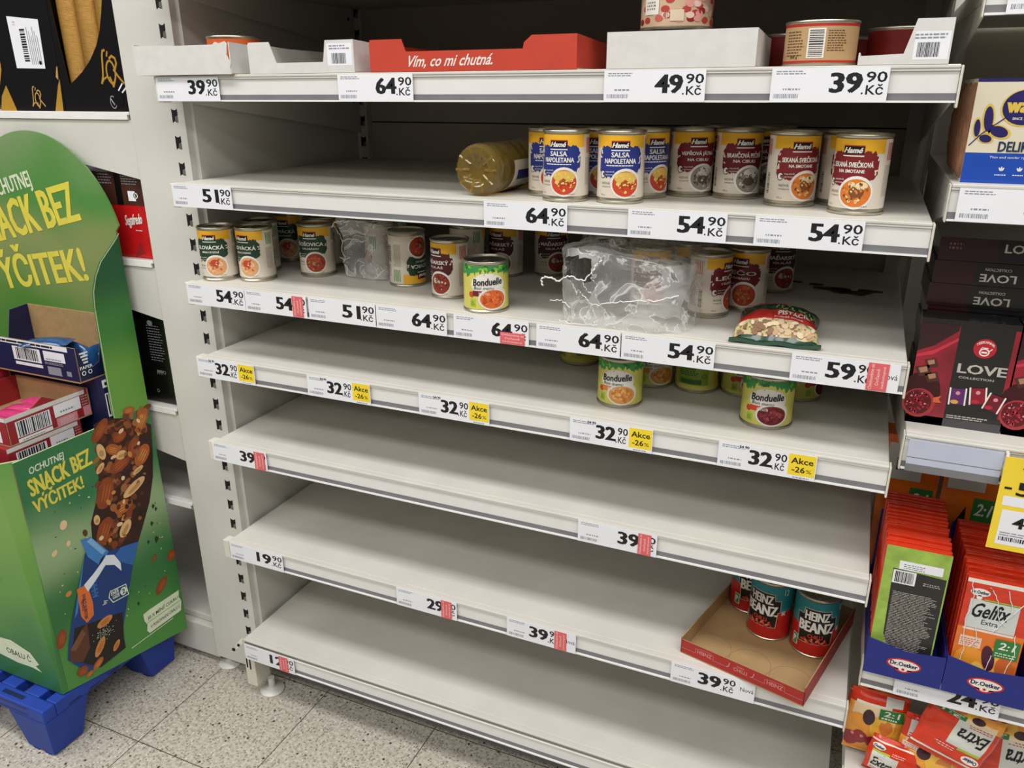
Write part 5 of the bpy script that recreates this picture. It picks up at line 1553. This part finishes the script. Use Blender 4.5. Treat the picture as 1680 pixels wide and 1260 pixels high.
# tea boxes
mat('tea_black', '#121113', .22, var=.15, coat=.6); mat('tea_red', '#8a1226', .25, var=.35, scale=14, coat=.6); mat('tea_maroon', '#2c0b12', .25, coat=.5); mat('tea_silver', '#b9b1aa', .35)
def tea_front(pm, x0, y0, x1, y1, h):
    d = Ink(pm, front(x0, y0, 0), eps=2e-4); w_ = x1 - x0
    d.rect(0, .0, .047, h - .008, 'tea_red'); d.rect(w_ - .006, .02, w_, h - .008, 'tea_red'); d.rect(0, 0, w_, .012, '#4b484b')
    rg = random.Random(8)
    d.k = 2
    d.poly([(0, .105), (.020, .115), (.046, .138), (.046, .146), (.0, .146)], 'tea_maroon'); d.poly([(.0, .100), (.02, .108), (.047, .128), (.047, .124), (.02, .102), (.0, .096)], '#c23347')
    d.ell(.014, .048, .024, .028, '#3a0d12')
    for (a, b, s_) in ((.012, .078, .011), (.024, .070, .010), (.020, .090, .009)):
        d.k = 3; d.poly([(a - s_, b + s_ * .3), (a + s_ * .5, b + s_ * .8), (a + s_, b - s_ * .5), (a - s_ * .4, b - s_ * .9)], '#4a2a20'); d.k = 4; d.poly([(a - s_ * .6, b + s_ * .25), (a + s_ * .3, b + s_ * .55), (a + s_ * .5, b - s_ * .1), (a - s_ * .3, b - s_ * .4)], '#a87a62')
    d.k = 3; d.ell(.013, .030, .0205, .0215, '#a8343c', 0, 20); d.k = 4; d.ell(.012, .031, .017, .018, '#5a1018', 0, 18)
    for i in range(60):
        a, q = rg.uniform(0, 6.28), math.sqrt(rg.random())
        d.k = 5; d.ell(.012 + .0155 * q * math.cos(a), .031 + .0165 * q * math.sin(a), .0017, .0015, rg.choice(('#b3283a', '#8f1626', '#d98a90', '#c23347')), a, 6)
    d.k = 5; d.poly([(.030, .040), (.040, .044), (.037, .039), (.041, .034), (.031, .033)], '#d9623a')
    # round maker's badge
    c = (.0795, .117)
    d.k = 2; d.ell(c[0], c[1], .0135, .0135, '#b51f2e', 0, 28); d.k = 3
    d.text('TEEKANNE', c[0] - .0105, c[1] + .0025, c[0] + .0105, c[1] + .006, WHITE, .02, arc=.005)
    d.ring(c[0], c[1] - .005, .0062, .0055, .0016, WHITE, 20); d.rect(c[0] - .004, c[1] + .0005, c[0] + .004, c[1] + .0016, WHITE); d.rect(c[0] - .0035, c[1] - .0065, c[0] + .0035, c[1] - .004, WHITE); d.line([(c[0] - .0045, c[1]), (c[0] - .0045, c[1] - .003)], .001, WHITE); d.line([(c[0] + .0055, c[1] - .003), (c[0] + .0085, c[1] + .0)], .0012, WHITE)
    d.k = 2; d.text('LOVE', .0525, .080, .1105, .0935, 'tea_silver', .03); d.text('COLLECTION', .0555, .0725, .0975, .0755, 'tea_silver', .02)
    for i, (x, y, r, key) in enumerate(((.059, .046, .05, '#5a2a6a'), (.083, .050, .12, '#8a1c2c'), (.103, .043, -.28, '#6a1826'))):
        cr, sr = math.cos(r), math.sin(r)
        q = lambda a, b: (x + a * cr - b * sr, y + a * sr + b * cr)
        d.k = 3 + i * 2; d.poly([q(-.0095, -.0115), q(.0095, -.0115), q(.0095, .0115), q(-.0095, .0115)], key); d.k = 4 + i * 2
        d.poly([q(-.0105, -.0125), q(-.0085, -.0125), q(-.0085, .0125), q(-.0105, .0125)], WHITE); d.poly([q(.0085, -.0125), q(.0105, -.0125), q(.0105, .0125), q(.0085, .0125)], WHITE)
        d.ell(*q(0, .005), .0028, .0028, '#d98a90'); d.ell(*q(-.003, -.008), .005, .003, '#d9a24a' if i == 0 else '#b3283a')
    d.k = 2; d.lines(.050, .0135, .104, .0195, 'tea_silver', 2, .5)
def tea_lid(pm, x0, y0, x1, y1, h):
    d = Ink(pm, front(x0, y0, 0), eps=2e-4); w_ = x1 - x0
    d.rect(0, 0, .050, h, 'tea_maroon'); d.k = 2
    d.text('LOVE', .057, h * .17, .100, h * .52, 'tea_silver', .02, rot=180); d.text('COLLECTION', .062, h * .66, .093, h * .78, 'tea_silver', .01, rot=180)
def tea_lid_up(pm, x0, y0, x1, y1, h):
    d = Ink(pm, front(x0, y0, 0), eps=2e-4)
    d.rect(0, 0, .070, h, 'tea_maroon'); d.k = 2; d.text('LOVE', .078, h * .45, .121, h * .82, 'tea_silver', .02); d.lines(.012, h * .5, .03, h * .85, '#6d4a4a', 2)
ZR = RZ[2] + .0002
box_thing('tea_box', 'large black and red tea box standing upright at the front', 'tea box', 1.262, .050, ZR, 1.379, .095, ZR + .1525, 'tea_black', [tea_front])
box_thing('tea_box', 'second upright tea box at the right edge, only its red left edge in view', 'tea box', 1.381, .050, ZR, 1.498, .095, ZR + .1525, 'tea_black', [tea_front])
for i in range(8):
    zz = ZR + i * .0318
    n_ = ('lowest', 'second', 'third', 'fourth', 'fifth', 'sixth', 'second from the top', 'topmost')[i]
    if i in (4, 5, 6):
        lb = 'lying tea box with inverted lettering behind the upright one, ' + ('just above its top edge', 'middle one of three', 'upper one of three')[i - 4]
    elif i == 7:
        lb = 'topmost tea box of the lying stack, its lettering the right way up'
    else:
        lb = 'tea box hidden low in the lying stack, ' + n_ + ' from the bottom'
    box_thing('tea_box', lb, 'tea box', 1.266 + .001 * ((i * 7) % 5), .100, zz, 1.386 + .001 * ((i * 7) % 5), .245, zz + .0312, 'tea_black', [tea_lid_up if i == 7 else tea_lid])

# baking sachets in blue trays
mat('tray_blue', '#1e2a7c', .45, var=.05); mat('oet_red', '#c8202a', .4); mat('sachet_red', '#cf3212', .28, var=.12, coat=.5, bump=.4, bscale=45, stretch=(1, 1, 3)); mat('sachet_orange', '#e0721e', .3, var=.12, coat=.4)
mat('sachet_green', '#94b24a', .35, var=.22, scale=45, coat=.3); mat('sachet_dark', '#2c2b2a', .4); mat('leaf_green', '#2f7a3a', .4)
def oetker(d, cx, cy, s_):
    d.k = 2; d.ell(cx, cy, .0235 * s_, .0105 * s_, 'oet_red', 0, 26); d.ell(cx, cy - .005 * s_, .0125 * s_, .0095 * s_, 'oet_red', 0, 20)
    d.k = 3; d.ell(cx, cy, .021 * s_, .0082 * s_, WHITE, 0, 26)
    d.k = 4; d.text('Dr.Oetker', cx - .0185 * s_, cy - .0028 * s_, cx + .0185 * s_, cy + .0045 * s_, '#101a4a', .035)
    d.ell(cx, cy - .0085 * s_, .006 * s_, .0035 * s_, WHITE); d.k = 5; d.ell(cx, cy - .008 * s_, .0022 * s_, .0022 * s_, 'oet_red')
ZB = RZ[3] + .0002
def blue_tray(label, x0, x1):
    t = thing('sachet_tray', label, 'sachet tray', (x0, -.010, ZB))
    w_ = x1 - x0
    mb = MB(); mb.box(0, .002, 0, w_, .215, .002, 'tray_blue'); mb.build('base', t)
    mb = MB(); mb.extrude([(0, 0, -.010), (w_, 0, -.010), (w_, 0, .046), (w_ * .5, 0, .040), (0, 0, .052)], (0, .0018, 0), 'tray_blue'); d = Ink(mb, front(0, 0, 0), eps=2e-4); oetker(d, w_ * .5, .018, 1.0); mb.build('front_wall', t)
    for xx in (0, w_ - .0015):
        mb = MB(); mb.extrude([(xx, .002, .002), (xx, .215, .002), (xx, .215, .05), (xx, .002, .048)], (.0015, 0, 0), 'tray_blue'); mb.build('side_wall', t)
    mb = MB(); mb.box(.002, .2135, .002, w_ - .002, .215, .16, 'tray_blue'); mb.build('back_wall', t)
blue_tray('blue sachet tray at the left holding the green-backed sachets', 1.2625, 1.3675)
blue_tray('blue sachet tray at the right holding the orange gelling sugar sachets', 1.3685, 1.4745)
def sachet_back(pm, x0, y0, x1, y1, h):
    d = Ink(pm, front(x0, y0, 0), eps=2e-4); w_ = x1 - x0
    d.rect(0, 0, w_, h, 'sachet_green'); d.k = 2
    d.rect(.020, h - .036, w_ - .008, h - .022, 'paper'); d.lines(.026, h - .034, w_ - .03, h - .025, 'print_grey', 3, .3)
    d.k = 2; d.poly([(.013, h - .036), (w_ - .002, h - .040), (w_ - .002, .02), (.030, .02), (.016, .055)], 'sachet_dark'); d.k = 3
    d.rect(.014, h - .060, .044, h - .038, 'paper'); d.k = 4; d.bars(.017, h - .058, .041, h - .040, 'print_black', 16); d.k = 3
    d.lines(.018, .022, w_ - .006, h - .072, 'tea_silver', 42, .32); d.lines(w_ - .03, h - .056, w_ - .006, h - .050, 'tea_silver', 2, .4)
def gelfix(d, w_, h, flip=False):
    d.rect(0, h * .55, w_, h, 'sachet_red'); d.rect(0, 0, w_, h * .55, 'sachet_orange'); d.k = 2
    d.rect(0, h * .965, w_, h, '#e6dccf')
    d.k = 3; d.ell(w_ * .22, h * .885, w_ * .15, h * .035, WHITE, 0, 18); d.k = 4; d.text('Dr.Oetker', w_ * .09, h * .872, w_ * .35, h * .902, '#101a4a', .03); d.k = 3; d.ell(w_ * .22, h * .84, w_ * .045, h * .022, WHITE)
    d.k = 2; d.rect(w_ * .10, h * .555, w_ * .84, h * .82, '#ccd0cc'); d.rect(w_ * .30, h * .815, w_ * .84, h * .83, '#a9c23f'); d.k = 3
    d.text('Gelfix', w_ * .16, h * .66, w_ * .72, h * .795, 'print_black', .02, shear=.25, rot=2); d.text('Extra', w_ * .33, h * .60, w_ * .58, h * .645, 'print_black', .005)
    d.k = 2; d.rect(w_ * .08, h * .53, w_ * .84, h * .55, '#e6dccf')
    d.rect(w_ * .07, h * .37, w_ * .40, h * .47, '#e8c9b4'); d.k = 3; d.lines(w_ * .09, h * .385, w_ * .38, h * .46, '#c23a24', 4, .35)
    for (cx, cy, a, b, key) in ((.30, .22, .26, .16, '#e8952e'), (.72, .27, .17, .16, '#f0b43c'), (.55, .30, .10, .12, '#4a1c34'), (.82, .22, .14, .12, '#c9622a'), (.2, .07, .18, .06, '#a81f2a'), (.55, .07, .16, .07, '#b92d22'), (.85, .06, .12, .06, '#8f1d1c'), (.42, .18, .10, .07, '#f3c65a')):
        d.k += 1 if d.k < 8 else 0
        d.ell(w_ * cx, h * cy, w_ * a, h * b, key, .2, 16)
    d.k = 9; d.rect(w_ * .60, h * .33, w_ * .97, h * .50, 'leaf_green'); d.k = 10; d.text('2:1', w_ * .67, h * .41, w_ * .90, h * .48, WHITE, .02, shear=.2); d.lines(w_ * .63, h * .345, w_ * .94, h * .39, WHITE, 2, .4)
def sachet_gelfix(pm, x0, y0, x1, y1, h):
    gelfix(Ink(pm, front(x0, y0, 0), eps=1.6e-4), x1 - x0, h)
rg = random.Random(31)
for col, (xa, xb, hh, fr_, lbl) in enumerate(((1.2655, 1.3500, .205, sachet_back, 'green'), (1.3735, 1.4560, .178, sachet_gelfix, 'orange'))):
    n_ = 26
    for i in range(n_):
        y = .001 + .004 * i + i * .0028
        if y > .198:
            break
        dx = rg.uniform(-.0018, .0018); dh = rg.uniform(-.003, .003) if i else 0
        if i == 0:
            lb = 'sachet turned to its green and black back, foremost in the left blue tray' if col == 0 else 'orange gelling sugar sachet with a crinkled clear wrapper, foremost in the right blue tray'
            box_thing('sachet', lb, 'sachet', xa, y, ZB + .0022, xb, y + .0045, ZB + .0022 + hh, 'sachet_red', [fr_], part='pouch', bevel=.0015)
        else:
            t = thing('sachet', 'red topped sachet in the row behind the foremost one, %s blue tray' % ('left' if col == 0 else 'right'), 'sachet', ((xa + xb) / 2 + dx, y, ZB + .0022), 0, 'red sachets lined up in the %s blue tray' % ('left' if col == 0 else 'right'))
            key = ('proto', col)
            if key not in GLYPH:
                mb = MB(); mb.box(-(xb - xa) / 2, 0, 0, (xb - xa) / 2, .0045, hh, 'sachet_red'); GLYPH[key] = mb.mesh('pouch')
            o = bpy.data.objects.new('pouch', GLYPH[key]); C.objects.link(o); o.parent = t; o.scale = (1, 1, 1 + dh / hh)
            b = o.modifiers.new('bevel', 'BEVEL'); b.width = .0015; b.segments = 2
        if i == 0 and col == 1:
            wr = C.objects[[o.name for o in C.objects if o.get('category') == 'sachet'][-1]]
            mb = MB()
            for pts in ([(-.036, .172), (-.030, .150), (-.034, .11), (-.028, .06), (-.030, .03)], [(-.012, .168), (.0, .150), (.006, .120), (.014, .112)], [(.010, .168), (.020, .135), (.012, .118), (.002, .098)], [(.036, .160), (.026, .142), (.012, .118)], [(.030, .10), (.034, .07), (.028, .035)], [(-.020, .10), (-.014, .08), (-.022, .066)], [(.008, .06), (.004, .03), (.010, .01)]):
                q = [Vector((x, -.0034, z)) for x, z in pts]
                P2 = []
                for a, b in zip(q[:-1], q[1:]):
                    for n in range(5):
                        P2.append(a.lerp(b, n / 5) + Vector((rg.uniform(-1, 1), 0, rg.uniform(-1, 1))) * .0010)
                P2.append(q[-1])
                mb.tube(P2, .0006, 'film_crease_glare', 5)
            mb.build('wrapper_glare', wr)  # thin pale tubes stand in for light reflected along the clear wrapper's crinkles
# sachets standing on a second row at the back, in the dark
for i, (x, y) in enumerate(((1.300, .235), (1.395, .235))):
    def fnt(pm, x0, y0, x1, y1, h):
        d = Ink(pm, front(x0, y0, 0), eps=2e-4); w_ = x1 - x0
        d.rect(0, 0, w_, h, 'sachet_orange'); d.k = 2; d.rect(w_ * .08, h * .72, w_ * .7, h * .95, '#ccd0cc'); d.k = 3; d.text('Extra', w_ * .25, h * .78, w_ * .55, h * .86, 'print_black'); d.k = 2
        d.rect(w_ * .55, h * .50, w_ * .95, h * .68, 'leaf_green'); d.k = 3; d.text('2:1', w_ * .62, h * .57, w_ * .86, h * .65, WHITE, .02, shear=.2); d.k = 2; d.poly([(w_ * .3, h * .5), (w_ * .45, h * .62), (w_ * .48, h * .5)], '#241014')
    box_thing('sachet_carton', ('orange sachet carton in the dark behind the left blue tray', 'orange sachet carton in the dark behind the right blue tray')[i], 'sachet carton', x - .045, y, ZB, x + .043, y + .05, ZB + .285, 'sachet_orange', [fnt])

# jumbled bags on the lowest shelf
mat('fruit_orange', '#e89a34', .3, var=.12, scale=50, coat=.4); mat('fruit_yellow', '#efb944', .3, var=.1, coat=.4); mat('fruit_plum', '#3a1626', .3, coat=.4); mat('fruit_red', '#8f1d26', .3, var=.25, coat=.4); mat('fruit_peach', '#d9803a', .3, coat=.4); mat('fruit_cream', '#e9cfa4', .35, coat=.3)
class GelInk(Ink):
    """printing on a soft pouch: every shape is diced finely so that it follows the bulge"""
    def __init__(s, base):
        Ink.__init__(s, base.mb, base.fn, du=.004, eps=1.6e-4)
    def rect(s, u0, v0, u1, v1, key):
        n = max(1, math.ceil((v1 - v0) / .004))
        for i in range(n):
            Ink.rect(s, u0, v0 + (v1 - v0) * i / n, u1, v0 + (v1 - v0) * (i + 1) / n, key)
    def ell(s, cx, cy, rx, ry, key, rot=0.0, n=14):
        m = 4
        for j in range(m):
            us = [cx - rx * math.cos(PI * i / n) for i in range(n + 1)]
            f = lambda u: ry * math.sqrt(max(0, 1 - ((u - cx) / rx) ** 2))
            s.strip(us, lambda u: cy - f(u) + 2 * f(u) * j / m, lambda u: cy - f(u) + 2 * f(u) * (j + 1) / m, key)
def fruit_art(d, w_, h, z0, z1, panel=True):
    """peach halves, plums and berries with the green 2:1 field, between heights z0 and z1"""
    q = lambda t: h * (z0 + (z1 - z0) * t)
    d.k = 1; d.rect(0, q(0), w_, q(1), 'fruit_orange'); d.k = 2; d.rect(w_ * .08, q(.72), w_ * .8, q(1), 'fruit_cream')
    H = h * (z1 - z0)
    d.k = 3
    for (cx, cy, a, b, key) in ((.20, .60, .20, .20, 'fruit_orange'), (.60, .62, .20, .26, 'fruit_yellow'), (.66, .66, .11, .14, 'fruit_peach'), (.90, .45, .12, .22, 'fruit_yellow'), (.36, .78, .10, .15, 'fruit_plum'), (.10, .25, .14, .15, 'fruit_red'), (.26, .34, .13, .14, 'fruit_red'), (.48, .30, .12, .12, 'fruit_red'), (.72, .28, .13, .13, 'fruit_red'), (.55, .12, .2, .1, 'fruit_orange'), (.88, .14, .12, .12, 'fruit_yellow')):
        d.k += .4
        d.ell(w_ * cx, q(cy), w_ * a, H * b, key)
    for x in (.13, .29, .50, .74):
        d.ell(w_ * x, q(.37), w_ * .03, H * .03, '#d98a90')
    d.k = 8; d.rect(w_ * .52, q(.80), w_ * .93, q(1.0), 'leaf_green'); d.k = 9
    d.text('2:1', w_ * .60, q(.88), w_ * .86, q(.98), WHITE, .02, shear=.2); d.lines(w_ * .56, q(.82), w_ * .90, q(.86), WHITE, 1, .7)
def head_art(d, w_, h, z0, z1):
    """red head of the bag: grey name field, badge and white stripe"""
    q = lambda t: h * (z0 + (z1 - z0) * t)
    d.k = 1; d.rect(0, q(0), w_, q(1), 'sachet_red')
    d.k = 2; d.rect(0, q(.86), w_, q(.90), '#e6dccf'); d.rect(w_ * .09, q(.0), w_ * .60, q(.56), '#cfd0c8'); d.rect(w_ * .09, q(.56), w_ * .42, q(.62), '#a9c23f')
    d.k = 3; d.text('Extra', w_ * .13, q(.14), w_ * .54, q(.42), 'print_black', .02, shear=.2); d.lines(w_ * .12, q(.02), w_ * .55, q(.1), '#c23a24', 2, .4); d.lines(w_ * .45, q(.62), w_ * .75, q(.72), WHITE, 2, .3)
    d.k = 3; d.ell(w_ * .17, q(.74), w_ * .13, h * (z1 - z0) * .085, WHITE); d.k = 4; d.text('Oetker', w_ * .07, q(.70), w_ * .27, q(.78), '#101a4a', .03)
def gel_bag(label, x, y, z, w_, h, th, tilt, roll, art, spin=0.0):
    t = thing('gelling_sugar_bag', label, 'sugar bag', (x, y, z))
    def P(u, v, s_):
        k = (math.sin(PI * u) ** .4) * (math.sin(PI * min(1, max(0, (v - .04) / .92))) ** .45) if 0 < u < 1 else 0
        wr = noise.noise(Vector((u * 5 + x * 50, v * 7, s_ + z * 40)))
        z_ = s_ * th / 2 * k + .0022 * wr * (1 if 0 < k else 0)
        return Vector(((u - .5) * w_ * (1 - .03 * math.sin(v * 9)), -z_, v * h))
    mb = MB()
    mb.grid(lambda u, v: P(u, v, 1), 22, 26, 'sachet_red'); mb.grid(lambda u, v: P(1 - u, v, -1), 22, 26, 'sachet_red')
    inv = art == 'inverted'
    def F(u, v, l):
        a, b = u / w_, v / h
        if inv:
            a, b = 1 - a, 1 - b
        p = P(min(max(a, 0.001), .999), min(max(b, 0), 1), 1)
        return p + Vector((0, -l - .0005, 0))
    d = GelInk(Ink(mb, F, eps=1.6e-4))
    if art == 'fruit':
        fruit_art(d, w_, h, .0, .80); d.k = 2; d.rect(w_ * .1, h * .80, w_ * .72, h * .84, '#e6dccf'); d.rect(w_ * .6, h * .84, w_ * .9, h * .97, '#cfd0c8')
    elif art == 'red':
        head_art(d, w_, h, .1, 1.0)
    elif art == 'inverted':
        fruit_art(d, w_, h, .0, .32); head_art(d, w_, h, .32, 1.0)
    else:
        fruit_art(d, w_, h, .0, .66); d.k = 3; d.rect(w_ * .05, h * .50, w_ * .33, h * .60, '#e8d3c4'); d.k = 4; d.lines(w_ * .07, h * .515, w_ * .31, h * .59, '#c23a24', 3, .3); d.k = 2; d.rect(w_ * .08, h * .68, w_ * .72, h * .92, '#cfd0c8'); d.k = 3; d.text('Extra', w_ * .2, h * .80, w_ * .55, h * .9, 'print_black', .02, shear=.2); d.lines(w_ * .1, h * .69, w_ * .68, h * .76, '#c23a24', 2, .4)
    o = mb.build('pouch', t)
    t.rotation_euler = (tilt, roll, spin)
    return t
ZL = RZ[4] + .0008
gel_bag('gelling sugar bag lying flat under the upper left one', 1.305, .150, ZL, .086, .060, .050, .0, .0, 'red')
gel_bag('gelling sugar bag behind, upper one at the left, fruit picture facing out', 1.306, .088, ZL + .066, .080, .124, .024, -.10, .04, 'fruit')
gel_bag('gelling sugar bag in the left column, middle one with a green 2:1 field', 1.300, .052, ZL + .010, .088, .116, .024, -.10, .02, 'fruit')
gel_bag('gelling sugar bag lowest at the left, red end with half a badge', 1.325, .022, ZL, .075, .066, .022, -.15, .16, 'red')
gel_bag('gelling sugar bag lying upside down, large inverted Extra, middle of the jumble', 1.394, .020, ZL + .066, .104, .118, .020, -.16, .30, 'inverted')
gel_bag('gelling sugar bag below the inverted one, green 2:1 field at its right', 1.383, .030, ZL, .098, .115, .024, -.14, .05, 'plain')
gel_bag('gelling sugar bag at the right frame edge', 1.492, .06, ZL, .095, .150, .024, -.1, -.05, 'inverted')
